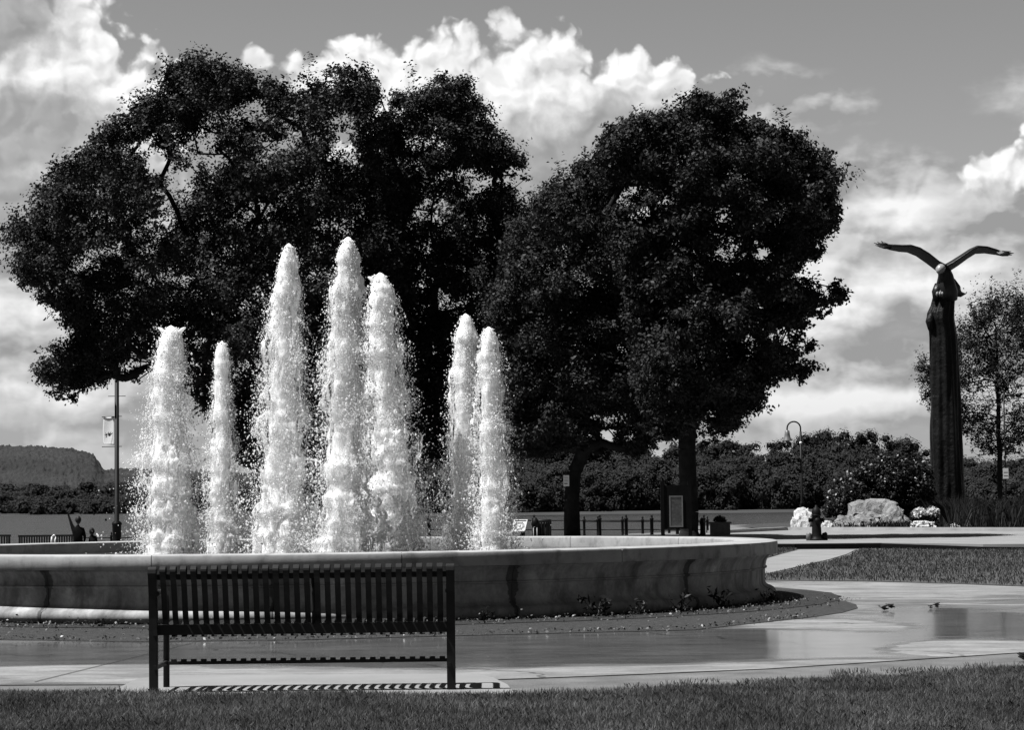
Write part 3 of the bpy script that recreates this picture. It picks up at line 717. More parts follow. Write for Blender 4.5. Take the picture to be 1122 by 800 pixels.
# ------------------------------------------------------------------ bench in the foreground
def bench():
    A, B = P(167.5, 757, 13.4), P(495.5, 757, 13.4)
    L = (B.x - A.x)
    cx = (A.x + B.x) / 2
    root = empty('slatted_bench', (cx, 13.42, 0.01), RAD(0.5))
    tag(root, 'black metal slat bench seen from behind, facing the fountain from the grass edge', 'bench')
    h = L / 2
    # strap outline in the side view, y forward (towards the fountain), from the rolled top over the back and seat to the rolled front
    prof = []
    top = [(-0.052 + 0.034 * math.cos(t), 0.736 + 0.030 * math.sin(t)) for t in np.linspace(RAD(-40), RAD(205), 12)]
    back = [(-0.072, 0.70), (-0.040, 0.66), (-0.008, 0.58), (0.015, 0.50), (0.040, 0.44), (0.070, 0.408), (0.11, 0.394), (0.17, 0.392), (0.26, 0.398), (0.34, 0.408), (0.39, 0.412)]
    frontc = [(0.40 + 0.05 * math.sin(t), 0.362 + 0.05 * math.cos(t)) for t in np.linspace(0.2, RAD(165), 8)]
    prof = top + back + frontc
    n_slat = 28; pitch = (L - 0.075) / n_slat; w = pitch * 0.56; th = 0.006
    for i in range(n_slat):
        x = -h + 0.0375 + pitch * (i + 0.5)
        V, Fc = [], []
        for j, (y, z) in enumerate(prof):
            y0, z0 = prof[max(j - 1, 0)]; y1, z1 = prof[min(j + 1, len(prof) - 1)]
            ny, nz = -(z1 - z0), (y1 - y0); q = math.hypot(ny, nz); ny, nz = ny / q * th / 2, nz / q * th / 2
            V += [(x - w / 2, y + ny, z + nz), (x + w / 2, y + ny, z + nz), (x + w / 2, y - ny, z - nz), (x - w / 2, y - ny, z - nz)]
        for j in range(len(prof) - 1):
            a = j * 4
            for e in range(4): Fc.append((a + e, a + (e + 1) % 4, a + 4 + (e + 1) % 4, a + 4 + e))
        Fc.append((3, 2, 1, 0)); a = (len(prof) - 1) * 4; Fc.append((a, a + 1, a + 2, a + 3))
        m_ = MB(); m_.add(V, Fc); m_.build('slat', M['black_paint'], root)
    for sx in (-1, 1):
        x = sx * (h - 0.005)
        side = [(-0.03, 0.0), (-0.035, 0.25), (-0.04, 0.45), (-0.052, 0.60), (-0.078, 0.70), (-0.086, 0.725), (-0.08, 0.75), (-0.06, 0.765), (-0.035, 0.76), (-0.02, 0.742), (-0.03, 0.72), (-0.022, 0.66), (-0.002, 0.58), (0.006, 0.45), (0.006, 0.25), (0.006, 0.0)]
        k_ = len(side); m_ = MB(); m_.add([(x - 0.026, y, z) for y, z in side] + [(x + 0.026, y, z) for y, z in side], [tuple(range(k_)), tuple(range(k_, 2 * k_))[::-1]] + [(i, (i + 1) % k_, k_ + (i + 1) % k_, k_ + i) for i in range(k_)])
        m_.build('rear_leg', M['black_paint'], root, bevel=0.003)
        xi = sx * (h - 0.018)
        m_ = MB(); m_.tube([(xi, 0.42, 0.0), (xi, 0.42, 0.52), (xi, 0.40, 0.575), (xi, 0.35, 0.60), (xi, 0.20, 0.602), (xi, 0.05, 0.60), (xi, -0.04, 0.60)], 0.020, 10)
        m_.build('arm_leg', M['black_paint'], root, True)
        m_ = MB(); m_.box(xi - 0.012, xi + 0.012, -0.04, 0.41, 0.345, 0.385); m_.build('seat_support', M['black_paint'], root)
        m_ = MB(); m_.box(xi - 0.010, xi + 0.010, -0.04, 0.41, 0.14, 0.165); m_.build('side_stretcher', M['black_paint'], root)
    for y, z, ww, hh, nm in ((0.012, 0.378, 0.05, 0.062, 'rear_seat_rail'), (0.36, 0.382, 0.04, 0.025, 'front_seat_rail'), (0.395, 0.150, 0.03, 0.020, 'lower_stretcher'), (-0.030, 0.700, 0.012, 0.034, 'upper_back_rail')):
        m_ = MB(); m_.box(-h + 0.02, h - 0.02, y - ww / 2, y + ww / 2, z - hh / 2, z + hh / 2)
        if nm == 'lower_stretcher':
            for i in range(n_slat):
                xs_ = -h + 0.0375 + pitch * (i + 0.5); m_.box(xs_ - w / 2, xs_ + w / 2, y - 0.012, y + 0.012, z + hh / 2 - 0.002, z + hh / 2 + 0.014)
        m_.build(nm, M['black_paint'], root, bevel=0.002)
    m_ = MB(); m_.tube([(0.066, 0.03, 0.36), (0.066, 0.035, 0.44), (0.066, 0.012, 0.58), (0.066, -0.018, 0.70)], 0.012, 8); m_.build('centre_brace', M['black_paint'], root, True)
bench()

# ------------------------------------------------------------------ trees
def tree(name, label, cat, poly_px, d, trunk_px, r_trunk, gaps, n_leaf, leaf_size, depth, n_clump, clump_r, seed, leaf, fork=0.35, group=None, flat=0.7, edge_r=0.12, twig=0.010, upright=0.25, root_z=None, trunk_path=None, edge_share=0.45, shoot_up=0.18, leader=0):
    r = np.random.default_rng(seed)
    poly = np.array([(P(x, y, d).x, P(x, y, d).z) for x, y in poly_px])
    gp = [(P(x, y, d).x, P(x, y, d).z, rr * d / F_PX) for x, y, rr in gaps]
    bx = P(trunk_px[0], trunk_px[1], d); z0 = float(gz(bx.x, d)) if root_z is None else root_z
    lo, hi = poly.min(0), poly.max(0)
    def sample(n, edge=False):
        out = np.zeros((0, 2))
        while len(out) < n:
            q = r.uniform(lo, hi, size=(n * 3, 2)); q = q[in_poly(q[:, 0], q[:, 1], poly)]
            if edge:
                e = edge_dist(q[:, 0], q[:, 1], poly); q = q[e < clump_r * 1.1]
            for gx, gz_, gr in gp: q = q[np.hypot(q[:, 0] - gx, (q[:, 1] - gz_)) > gr]
            out = np.concatenate([out, q])
        return out[:n]
    ne = int(n_clump * edge_share); ni = n_clump - ne
    ar = 0.5 * abs(np.dot(poly[:, 0], np.roll(poly[:, 1], 1)) - np.dot(poly[:, 1], np.roll(poly[:, 0], 1))); sp = math.sqrt(ar / ni)
    gx_, gy_ = np.meshgrid(np.arange(lo[0], hi[0] + sp, sp), np.arange(lo[1], hi[1] + sp, sp)); q = np.stack([gx_.ravel(), gy_.ravel()], 1); q = q + r.uniform(-0.5, 0.5, q.shape) * sp
    q = q[in_poly(q[:, 0], q[:, 1], poly)]
    for gx, gz_, gr in gp: q = q[np.hypot(q[:, 0] - gx, (q[:, 1] - gz_)) > gr]
    pts = np.concatenate([q, sample(ne, True)])
    e = edge_dist(pts[:, 0], pts[:, 1], poly)
    emax = max(e.max(), 1e-3)
    dy = depth * np.sqrt(np.clip(e / (0.55 * emax), 0.02, 1)) * r.uniform(-1, 1, len(pts))
    cr = np.minimum(clump_r * r.uniform(0.65, 1.25, len(pts)), e + edge_r)
    for gx, gz_, gr in gp: cr = np.minimum(cr, np.maximum(np.hypot(pts[:, 0] - gx, pts[:, 1] - gz_) - gr * 0.75, 0.15))
    cen = np.stack([pts[:, 0], d + dy, pts[:, 1]], 1)
    root = empty(name, (bx.x, d, z0)); tag(root, label, cat, group)
    org = np.array([bx.x, d, z0])
    # foliage
    wgt = cr ** 2; cnt = r.multinomial(n_leaf, wgt / wgt.sum()); ci = np.repeat(np.arange(len(cr)), cnt); n = len(ci)
    K_ = 9                                                   # leaves sit along short shoots
    sh = unit(len(cr) * K_, r) * np.array([1, 1, flat]); sh[:, 2] += shoot_up * (0.6 + flat); ln = cr.repeat(K_) * np.where(r.random(len(cr) * K_) < 0.20, r.uniform(1.1, 1.65, len(cr) * K_), r.uniform(0.6, 1.05, len(cr) * K_))
    ss = ci * K_ + r.integers(0, K_, n); dirs = sh[ss] / (np.linalg.norm(sh[ss], axis=1, keepdims=True) + 1e-9)
    lc = cen[ci] + sh[ss] * (ln[ss] * r.random(n) ** 0.6)[:, None] + r.normal(0, 1, (n, 3)) * (0.03 + 0.10 * cr[ci])[:, None]
    nr = dirs * 0.55 + unit(n, r) * 0.6 + np.array([0, 0, 0.35]); nr /= np.linalg.norm(nr, axis=1, keepdims=True)
    v, f = leaf_quads(lc - org, nr, leaf_size * r.uniform(0.6, 1.3, n), 0.6, r)
    np_mesh('crown', v, f, M[leaf], root)
    # limbs: every clump hangs on the nearest node that lies closer to the trunk
    H = hi[1] - z0
    path = trunk_path or [(0, 0, 0), (0.05, 0, 0.3), (0.0, 0.1, 0.6), (0.1, 0, 1.0)]
    ztop = z0 + H * fork
    nodes = [np.array([bx.x + px_, d + py_, z0 + (ztop - z0) * t]) for px_, py_, t in path]
    parent = [-1] + list(range(len(nodes) - 1))
    top = nodes[-1]
    order = np.argsort(np.linalg.norm((cen - top) * np.array([1, 1, 0.8]), axis=1))
    nn = len(nodes); allp = np.zeros((nn + len(cen), 3)); allp[:nn] = nodes
    k = nn
    for i in order:
        c = cen[i]; q = allp[:k]
        dd = np.linalg.norm(q - c, axis=1) + upright * np.maximum(q[:, 2] - c[2], 0)
        dd[:(leader if leader else max(1, nn - 2))] += 50.0
        parent.append(int(np.argmin(dd))); allp[k] = c; k += 1
    cntc = np.ones(k)
    for i in range(k - 1, 0, -1): cntc[parent[i]] += cntc[i]
    rr_ = np.maximum(twig * cntc ** 0.5, twig); rr_ = np.minimum(rr_ * (r_trunk / rr_[0]) if rr_[0] > r_trunk else rr_, r_trunk)
    rr_[:nn] = np.maximum(rr_[:nn], r_trunk * np.linspace(1.0, 0.25 if leader else 0.78, nn)); rr_[nn:] = np.minimum(rr_[nn:], r_trunk * (0.4 if leader else 1.0))
    p0, p1, q0, q1 = [], [], [], []
    for i in range(1, k):
        a, b = allp[parent[i]], allp[i]; ra = min(rr_[parent[i]], rr_[i] * 1.5); rb = rr_[i]
        if i < nn: ra = rr_[parent[i]]
        L = np.linalg.norm(b - a); ms = 3 if L > 0.7 else 1
        prev = a; pr = ra; off = r.normal(size=3) * 0.08 * L
        for s in range(1, ms + 1):
            t = s / ms; cur = a + (b - a) * t + (off * math.sin(math.pi * t) if i >= nn else 0)
            rc = ra + (rb - ra) * t
            p0.append(prev); p1.append(cur); q0.append(pr); q1.append(rc); prev, pr = cur, rc
    # root flare
    p0.append(np.array([bx.x, d, z0 - 0.15])); p1.append(np.array([bx.x, d, z0 + 0.35])); q0.append(r_trunk * 1.75); q1.append(r_trunk * 1.02)
    v, f = frusta(np.array(p0) - org, np.array(p1) - org, np.array(q0), np.array(q1), 7)
    np_mesh('trunk', v, f, M['bark'], root, True)
    return root

TA = [(190, 62), (215, 60), (250, 75), (290, 85), (318, 95), (322, 110), (345, 95), (375, 70), (400, 75), (415, 95), (425, 130), (440, 200), (450, 300), (460, 420), (470, 485), (420, 525), (330, 525), (270, 510), (235, 480), (222, 450), (190, 425), (165, 410), (140, 425), (125, 410), (105, 425), (80, 442), (62, 440), (50, 415), (36, 405), (60, 390), (75, 375), (70, 360), (75, 345), (50, 340), (25, 315), (22, 290), (8, 275), (14, 255), (20, 240), (40, 228), (45, 210), (75, 185), (88, 175), (110, 160), (125, 140), (140, 110), (160, 105), (178, 112), (185, 90), (178, 65)]
TB = [(420, 130), (432, 104), (455, 102), (478, 88), (484, 82), (492, 92), (520, 98), (530, 120), (535, 140), (552, 150), (572, 165), (578, 190), (582, 212), (572, 200), (560, 205), (577, 230), (592, 300), (600, 420), (590, 480), (560, 502), (480, 515), (420, 485), (395, 300)]
TC = [(590, 215), (600, 200), (620, 190), (645, 176), (660, 180), (668, 210), (700, 260), (720, 330), (725, 420), (735, 476), (700, 504), (660, 501), (640, 493), (600, 503), (565, 504), (545, 440), (535, 330), (555, 260), (575, 230)]
TD = [(660, 150), (665, 140), (690, 138), (700, 125), (715, 132), (740, 122), (752, 116), (762, 101), (780, 112), (808, 100), (814, 125), (808, 140), (830, 133), (840, 145), (855, 138), (862, 155), (875, 150), (888, 165), (908, 172), (912, 190), (930, 178), (928, 198), (910, 208), (912, 230), (917, 258), (900, 282), (880, 290), (886, 310), (900, 322), (918, 308), (932, 310), (932, 332), (915, 340), (900, 350), (885, 345), (875, 370), (895, 378), (880, 395), (870, 387), (897, 405), (880, 420), (850, 415), (835, 440), (832, 455), (805, 474), (775, 491), (745, 483), (720, 488), (700, 440), (690, 380), (680, 300), (660, 230), (650, 180)]
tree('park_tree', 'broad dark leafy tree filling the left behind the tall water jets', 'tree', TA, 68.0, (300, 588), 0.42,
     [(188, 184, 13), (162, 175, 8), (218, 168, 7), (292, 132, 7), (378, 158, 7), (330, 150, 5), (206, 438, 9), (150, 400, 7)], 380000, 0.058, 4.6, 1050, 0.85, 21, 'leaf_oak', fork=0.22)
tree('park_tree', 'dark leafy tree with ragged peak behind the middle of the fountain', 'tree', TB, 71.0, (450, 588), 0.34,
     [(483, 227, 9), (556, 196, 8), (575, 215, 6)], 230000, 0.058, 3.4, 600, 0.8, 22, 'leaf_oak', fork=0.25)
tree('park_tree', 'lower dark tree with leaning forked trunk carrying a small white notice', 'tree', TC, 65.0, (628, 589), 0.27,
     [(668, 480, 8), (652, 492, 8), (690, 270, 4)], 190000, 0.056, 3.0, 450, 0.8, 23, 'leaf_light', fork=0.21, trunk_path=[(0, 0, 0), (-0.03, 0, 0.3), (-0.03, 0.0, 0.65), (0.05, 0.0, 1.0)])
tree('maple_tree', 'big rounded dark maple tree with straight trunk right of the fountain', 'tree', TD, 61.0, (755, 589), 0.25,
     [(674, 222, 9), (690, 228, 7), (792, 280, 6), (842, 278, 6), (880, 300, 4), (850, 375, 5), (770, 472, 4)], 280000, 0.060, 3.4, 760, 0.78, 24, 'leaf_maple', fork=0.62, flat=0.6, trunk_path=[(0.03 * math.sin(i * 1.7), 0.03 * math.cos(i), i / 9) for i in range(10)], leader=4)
TE = [(1003, 402), (1010, 390), (1018, 402), (1030, 392), (1042, 372), (1050, 352), (1056, 362), (1062, 332), (1067, 345), (1076, 322), (1080, 335), (1086, 309), (1091, 330), (1098, 318), (1103, 332), (1110, 314), (1116, 334), (1124, 324), (1130, 340), (1142, 345), (1152, 380), (1160, 430), (1148, 480), (1125, 498), (1092, 506), (1068, 500), (1052, 478), (1022, 455), (1010, 440)]
tree('young_tree', 'thin airy tree with upright twigs behind the eagle monument', 'tree', TE, 118.0, (1096, 545), 0.14, [(1100, 455, 8), (1072, 440, 7), (1130, 440, 10)], 44000, 0.07, 2.8, 460, 0.72, 25, 'leaf_light', fork=0.78, flat=1.5, twig=0.011, upright=2.5, root_z=0.0, edge_share=0.3, shoot_up=0.6, trunk_path=[(0.04 * math.sin(i * 2.1), 0, i / 11) for i in range(12)], leader=2)

# ------------------------------------------------------------------ far banks, woods and bluff
def woods(name, prof_px, d0, d1, n_tree, crown, n_leaf, leaf, label, seed, base_z, depth_rows=3):
    """a mass of crowns whose tops follow the skyline profile"""
    r = np.random.default_rng(seed); xs = [p[0] for p in prof_px]; ys = [p[1] for p in prof_px]
    C_, R_ = [], []
    for i in range(n_tree):
        px_ = r.uniform(xs[0], xs[-1]); t = r.random() ** 0.6; d = d0 + (d1 - d0) * t
        zt_ = P(px_, np.interp(px_, xs, ys), d).z; top = zt_ * (0.30 + 0.72 * t) * r.uniform(0.85, 1.0) if t < 0.72 else zt_ * r.uniform(0.76, 1.06)
        cr = crown * r.uniform(0.65, 1.4); X = P(px_, 500, d).x
        for k in range(6):
            z = base_z + (top - base_z) * (k + 0.6) / 6.4; taper = 1.0 - 0.25 * (k / 5.0) ** 2.2
            for q in range(2):
                C_.append((X + r.normal() * cr * 0.45 * taper, d + r.normal() * cr * 0.45, z)); R_.append(cr * taper * r.uniform(0.5, 0.92))
    C_ = np.array(C_); R_ = np.array(R_)
    w = R_ ** 2; cnt = r.multinomial(n_leaf, w / w.sum()); ci = np.repeat(np.arange(len(R_)), cnt); n = len(ci)
    dirs = unit(n, r); dirs[:, 1] = -np.abs(dirs[:, 1]) * 0.8 + dirs[:, 1] * 0.2
    lc = C_[ci] + dirs * (R_[ci] * r.random(n) ** 0.3)[:, None]
    sz = leaf * r.uniform(0.6, 1.4, n)
    kf = 14; fi = np.repeat(np.arange(len(R_)), kf); fd = unit(len(fi), r); lc = np.concatenate([lc, C_[fi] + fd * (R_[fi] * 0.42)[:, None]]); dirs = np.concatenate([dirs, fd]); sz = np.concatenate([sz, R_[fi] * 0.36]); n = len(lc)
    lc[:, 2] = np.maximum(lc[:, 2], base_z + 0.3)
    nr = dirs * 1.3 + unit(n, r) * 0.35 + np.array([0, 0, 0.2]); nr /= np.linalg.norm(nr, axis=1, keepdims=True)
    v, f = leaf_quads(lc, nr, sz, 0.8, r)
    o = np_mesh(name, v, f, M['leaf_far']); tag(o, label, 'woods', None, 'stuff')
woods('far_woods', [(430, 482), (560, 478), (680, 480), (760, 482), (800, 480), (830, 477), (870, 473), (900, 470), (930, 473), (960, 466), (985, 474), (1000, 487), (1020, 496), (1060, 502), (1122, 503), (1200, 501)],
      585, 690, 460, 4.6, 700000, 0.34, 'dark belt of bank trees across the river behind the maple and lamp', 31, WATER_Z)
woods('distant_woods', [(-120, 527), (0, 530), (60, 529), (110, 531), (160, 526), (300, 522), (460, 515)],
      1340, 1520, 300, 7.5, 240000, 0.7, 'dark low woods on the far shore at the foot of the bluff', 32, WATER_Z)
def far_bank(name, pts, mat, depth):
    bm = bmesh.new()
    a = [bm.verts.new((p.x, p.y, WATER_Z - 0.3)) for p in pts]; b = [bm.verts.new((p.x, p.y + 14, WATER_Z + 0.7)) for p in pts]; c = [bm.verts.new((p.x, p.y + depth, WATER_Z + 1.2)) for p in pts]
    for i in range(len(pts) - 1):
        bm.faces.new((a[i], a[i + 1], b[i + 1], b[i])); bm.faces.new((b[i], b[i + 1], c[i + 1], c[i]))
    me = bpy.data.meshes.new(name); bm.to_mesh(me); bm.free(); tag(link(name, me, mat), kind='structure')
far_bank('far_bank', [Vector((x, 570 + 6 * math.sin(x * 0.05), 0)) for x in range(-60, 400, 12)], M['far_grass'], 500)
far_bank('distant_bank', [Vector((x, 1340 + 14 * math.sin(x * 0.02), 0)) for x in range(-700, 60, 25)], M['far_grass'], 1200)
far_bank('sandbar', [Vector((x, 1250 + 10 * math.sin(x * 0.03), 0)) for x in range(-420, -285, 15)], M['sand'], 40)

def bluff():
    m, t, b, out = new_mat('bluff_forest')
    tc = t.node('ShaderNodeTexCoord'); o = tc.outputs['Object']
    n = t.math('MULTIPLY', t.noise(o, 0.008, 9, 0.7), 1.0)
    t.put(b.inputs['Base Color'], t.remap(n, 0.35, 0.68, 0.003, 0.024, 'LINEAR')); b.inputs['Roughness'].default_value = 0.95
    bp = t.node('ShaderNodeBump'); bp.inputs['Strength'].default_value = 1.0; bp.inputs['Distance'].default_value = 10.0
    t.l.new(t.noise(o, 0.06, 6, 0.7), bp.inputs['Height']); t.l.new(bp.outputs[0], b.inputs['Normal'])
    ridge = [(-260, 480), (-120, 489), (-40, 489), (0, 490), (40, 491), (75, 493), (95, 497), (103, 500), (108, 508), (114, 515.5), (118, 516.5), (132, 514.5), (150, 515.5), (200, 517), (320, 522), (480, 530), (640, 545)]
    D = 2900.0
    xs = np.arange(-260, 640, 2.0); ry = np.interp(xs, [p[0] for p in ridge], [p[1] for p in ridge])
    cols = [P(a, b_, D) for a, b_ in zip(xs, ry)]
    nz = 110; V = np.zeros((nz + 14, len(cols), 3))
    for i, c in enumerate(cols):
        for k in range(nz + 14):
            t_ = k / nz
            if t_ <= 1: y = 1900 + (D - 1900) * t_; z = WATER_Z + (c.z - WATER_Z) * (0.06 * t_ + 0.94 * max(0.0, (t_ - 0.1) / 0.9) ** 1.25)
            else: y = D + (t_ - 1) * 1500; z = c.z * (1 - 0.6 * (t_ - 1))
            x = c.x * y / D
            nn_ = mn.fractal(Vector((x * 0.006, y * 0.004, 2.0)), 1.0, 2.0, 4) * 16 * min(1.0, 3 * abs(1 - t_)) * min(1, 3 * t_) + mn.noise(Vector((x * 0.05, y * 0.05, 0))) * 2.2 + abs(float(rng.normal())) * 2.2
            V[k, i] = (x, y, max(z + nn_ * (0.4 + 0.6 * min(1, c.z / 80)), WATER_Z + 0.5))
    n_, m_ = V.shape[:2]; idx = np.arange(n_ * m_).reshape(n_, m_)
    f = np.stack([idx[:-1, :-1], idx[:-1, 1:], idx[1:, 1:], idx[1:, :-1]], -1).reshape(-1, 4)
    tag(np_mesh('bluff_hills', V, f, m, smooth=True), kind='structure')
bluff()

# ------------------------------------------------------------------ eagle monument
def eagle():
    d = 92.0; k = d / F_PX
    base = P(1037, 560, d); base.z = 0.1
    root = empty('eagle_monument', base); tag(root, 'tall dark carved column topped by an eagle with spread wings', 'monument')
    def L(px, py, dy=0.0): return P(px, py, d + dy) - Vector((base.x, base.y, base.z)) + Vector((0, 0, 0))
    # column: rows of (centre x, half width, y in the photograph)
    rows = [(1038.5, 20, 566), (1038.5, 19.5, 540), (1038, 18.8, 520), (1036.5, 17.8, 480), (1035.5, 17, 440), (1034.5, 16.2, 400), (1033.5, 15.6, 370), (1032, 15.2, 358), (1030.5, 15.6, 350), (1031, 15.0, 343), (1033, 13.2, 335), (1034.5, 12.5, 326), (1034.5, 11.0, 320)]
    nt = 64; V, Fc = [], []
    dense = []
    for i in range(len(rows) - 1):
        for s in range(6):
            t = s / 6; dense.append(tuple(rows[i][q] * (1 - t) + rows[i + 1][q] * t for q in range(3)))
    dense.append(rows[-1])
    for (cx, hw, py) in dense:
        c = L(cx, py)
        for j in range(nt):
            a = 2 * math.pi * j / nt
            flute = 1 + 0.07 * math.sin(5 * a + c.z * 0.45) + 0.05 * math.sin(13 * a - c.z * 0.3) + 0.08 * mn.noise(Vector((math.cos(a) * 2, math.sin(a) * 2, c.z * 0.7)))
            rr = hw * k * flute / 1.08
            V.append((c.x + rr * math.cos(a), rr * 0.95 * math.sin(a), c.z))
    for i in range(len(dense) - 1):
        for j in range(nt):
            j2 = (j + 1) % nt; Fc.append((i * nt + j, i * nt + j2, (i + 1) * nt + j2, (i + 1) * nt + j))
    Fc.append(tuple((len(dense) - 1) * nt + j for j in range(nt)))
    me = bpy.data.meshes.new('column'); me.from_pydata(V, [], Fc); me.update(); link('column', me, M['bronze'], root, True)
    # swollen knot on the left flank
    m_ = MB(); m_.tube([L(1021, 342, -0.2), L(1019.5, 347, -0.25), L(1019, 352, -0.25), L(1020.5, 360, -0.2), L(1023, 370, -0.1)], [0.06, 0.15, 0.19, 0.15, 0.05], 12); m_.build('knot', M['bronze'], root, True)
    # eagle body leaning forward on the column, tail spread to the right
    m_ = MB(); m_.tube([L(1037, 328), L(1037, 320, -0.1), L(1036.5, 310, -0.15), L(1036, 302, -0.2), L(1034.5, 296, -0.28), L(1033.5, 292, -0.35)], [0.46, 0.50, 0.40, 0.32, 0.26, 0.16], 16)
    m_.tube([L(1042, 308), L(1046, 316, 0.1), L(1049, 321, 0.15), L(1053, 322.5, 0.2), L(1058, 322, 0.2)], [0.20, 0.26, 0.20, 0.12, 0.02], 10)
    m_.tube([L(1028, 312, -0.2), L(1026, 320, -0.3), L(1024.5, 330, -0.3)], [0.16, 0.2, 0.08], 10)
    m_.build('body', M['bronze_dark'], root, True)
    m_ = MB(); m_.tube([L(1033.5, 292.5, -0.45), L(1031.5, 293.5, -0.62), L(1029.8, 295.5, -0.76), L(1028.8, 298, -0.82), L(1028.4, 300.5, -0.83)], [0.10, 0.185, 0.19, 0.12, 0.02], 12); m_.build('head', M['bronze_highlight'], root, True)
    m_ = MB()
    for x0 in (1027.5, 1030.5, 1033): m_.tube([L(x0, 319, -0.40), L(x0 - 0.6, 322.5, -0.52), L(x0 - 0.8, 325, -0.54)], [0.06, 0.07, 0.02], 7)
    m_.build('talons', M['frame_grey'], root, True)
    # wings: leading spine points with chord and thickness, feathers splayed at the tip
    def wing(pts, feathers):
        V, Fc = [], []; n_ = 12; den = []
        for i in range(len(pts) - 1):
            for s in range(4):
                t = s / 4; den.append([pts[i][q] * (1 - t) + pts[i + 1][q] * t for q in range(5)])
        den.append(list(pts[-1]))
        for (px_, py_, dy, ch, th) in den:
            c = L(px_, py_, dy)
            for j in range(n_):
                a = 2 * math.pi * j / n_; yy = ch * math.cos(a) * 0.5; zz = th * math.sin(a) * 0.5 * (1.0 + 0.5 * math.cos(a)) - 0.10 * yy
                V.append((c.x, c.y + yy, c.z + zz))
        for i in range(len(den) - 1):
            for j in range(n_):
                j2 = (j + 1) % n_; Fc.append((i * n_ + j, i * n_ + j2, (i + 1) * n_ + j2, (i + 1) * n_ + j))
        Fc.append(tuple(range(n_))[::-1]); Fc.append(tuple((len(den) - 1) * n_ + j for j in range(n_)))
        m_ = MB(); m_.add(V, Fc)
        for (ax, ay, bx_, by_, dy) in feathers:
            a, b_ = L(ax, ay, dy), L(bx_, by_, dy * 1.3); mid = (a + b_) / 2 + Vector((0, 0, -0.02))
            m_.tube([a, mid, b_], [0.085, 0.06, 0.012], 6)
        m_.build('wing', M['bronze_dark'], root, True)
    wing([(1036, 294, -0.2, 0.9, 0.34), (1027, 290, -0.1, 1.15, 0.36), (1016, 281.5, 0.0, 1.25, 0.34), (1006, 275, 0.1, 1.2, 0.31), (996, 271.5, 0.2, 1.1, 0.27), (986, 271.3, 0.3, 0.95, 0.24), (976, 270.2, 0.35, 0.75, 0.20), (970, 269, 0.4, 0.55, 0.17)],
         [(972, 269.5, 957.5, 266, -0.1), (972, 269, 961, 265, 0.15), (972, 268.5, 965.5, 264, 0.4), (974, 270.5, 959, 268.5, -0.3), (976, 271, 963, 270.5, -0.45)])
    wing([(1035, 294, -0.2, 0.9, 0.34), (1042, 290.5, -0.1, 1.15, 0.37), (1052, 284, 0.0, 1.25, 0.36), (1062, 277, 0.1, 1.2, 0.33), (1070, 272.8, 0.2, 1.1, 0.28), (1080, 273, 0.3, 0.95, 0.24), (1090, 275.3, 0.35, 0.75, 0.20), (1097, 277, 0.4, 0.5, 0.16)],
         [(1095, 276.5, 1111, 277.5, -0.1), (1095, 276, 1108, 275.5, 0.15), (1094, 277.3, 1109, 279.3, -0.3), (1092, 277.5, 1105, 280.3, -0.45)])
eagle()

# ------------------------------------------------------------------ garden round the monument
def boulder(name, label, px, py, w_px, h_px, d, mat, seed, sq=0.8, cat='boulder', ledge=0.0, group='boulders in the garden'):
    k = d / F_PX; w, h = w_px * k, h_px * k; c = P(px, py, d); zb = 0.12
    bm = bmesh.new(); bmesh.ops.create_icosphere(bm, subdivisions=4, radius=1.0)
    for v in bm.verts:
        p = v.co.copy(); n1 = mn.fractal(p * 1.1 + Vector((seed * 5.3, 0, 0)), 1.0, 2.0, 4); n2 = mn.fractal(p * 3.4 + Vector((0, seed * 3.1, 0)), 0.9, 2.0, 5)
        cell = mn.cell(p * 1.7 + Vector((seed, 0, 0)))
        q = Vector((math.copysign(abs(p.x) ** sq, p.x), math.copysign(abs(p.y) ** sq, p.y), math.copysign(abs(p.z) ** sq, p.z)))
        s = 1 + 0.24 * n1 + 0.16 * n2 + 0.10 * (cell - 0.5)
        q = q * s
        if ledge: q.x += ledge * math.floor((q.z + 1) * 2.2) * 0.12; q.z = q.z + 0.06 * math.sin(q.z * 9)
        v.co = Vector((q.x * w / 2 * 0.92, q.y * w * 0.36 + max(0.0, q.z) * h * 0.3, max(q.z, -0.12) * h / 1.12 + 0.12 * h / 1.12))
    me = bpy.data.meshes.new(name); bm.to_mesh(me); bm.free()
    o = link(name, me, M[mat], None, False); o.location = (c.x, d, zb - 0.03); tag(o, label, cat, group)
    return o
boulder('boulder', 'pale rounded boulder at the kerb just left behind the hydrant', 880, 579, 27, 22, 80.0, 'stone_white', 3)
boulder('boulder', 'largest boulder, rugged grey rock in the middle of the cluster', 958, 579, 62, 31, 81.2, 'stone_grey', 5, 0.8, ledge=0.15)
boulder('boulder', 'rounded grey boulder at the right end of the rock cluster', 981, 579, 34, 23, 79.8, 'stone_grey', 21, 0.9)
boulder('boulder', 'knobbly grey boulder in front of the largest one, centre of the cluster', 950, 579, 36, 17, 79.0, 'stone_grey', 27, 0.85)
boulder('boulder', 'flat pale capstone lying on top of the largest boulder', 967, 554, 28, 5, 81.4, 'stone_white', 6, 0.7).location.z = P(967, 552, 81.4).z - 0.12
boulder('boulder', 'low grey boulder leaning against the left end of the largest one', 926, 579, 32, 14, 79.4, 'stone_grey', 8, 0.7)
boulder('boulder', 'low flat stone slab half hidden by the hydrant', 906, 573, 28, 8, 81.5, 'stone_white', 9, 0.55)
boulder('boulder', 'small pale stone at the kerb right of the hydrant', 906, 579, 16, 9, 79.2, 'stone_white', 10)
boulder('boulder', 'flat pale stone slab beneath the white flowers', 1012, 579, 32, 9, 77.0, 'stone_white', 11, 0.55)
boulder('stone', 'small pale stone left of the tall garden grass', 1047, 579, 12, 7, 76.0, 'stone_white', 12, cat='stone')
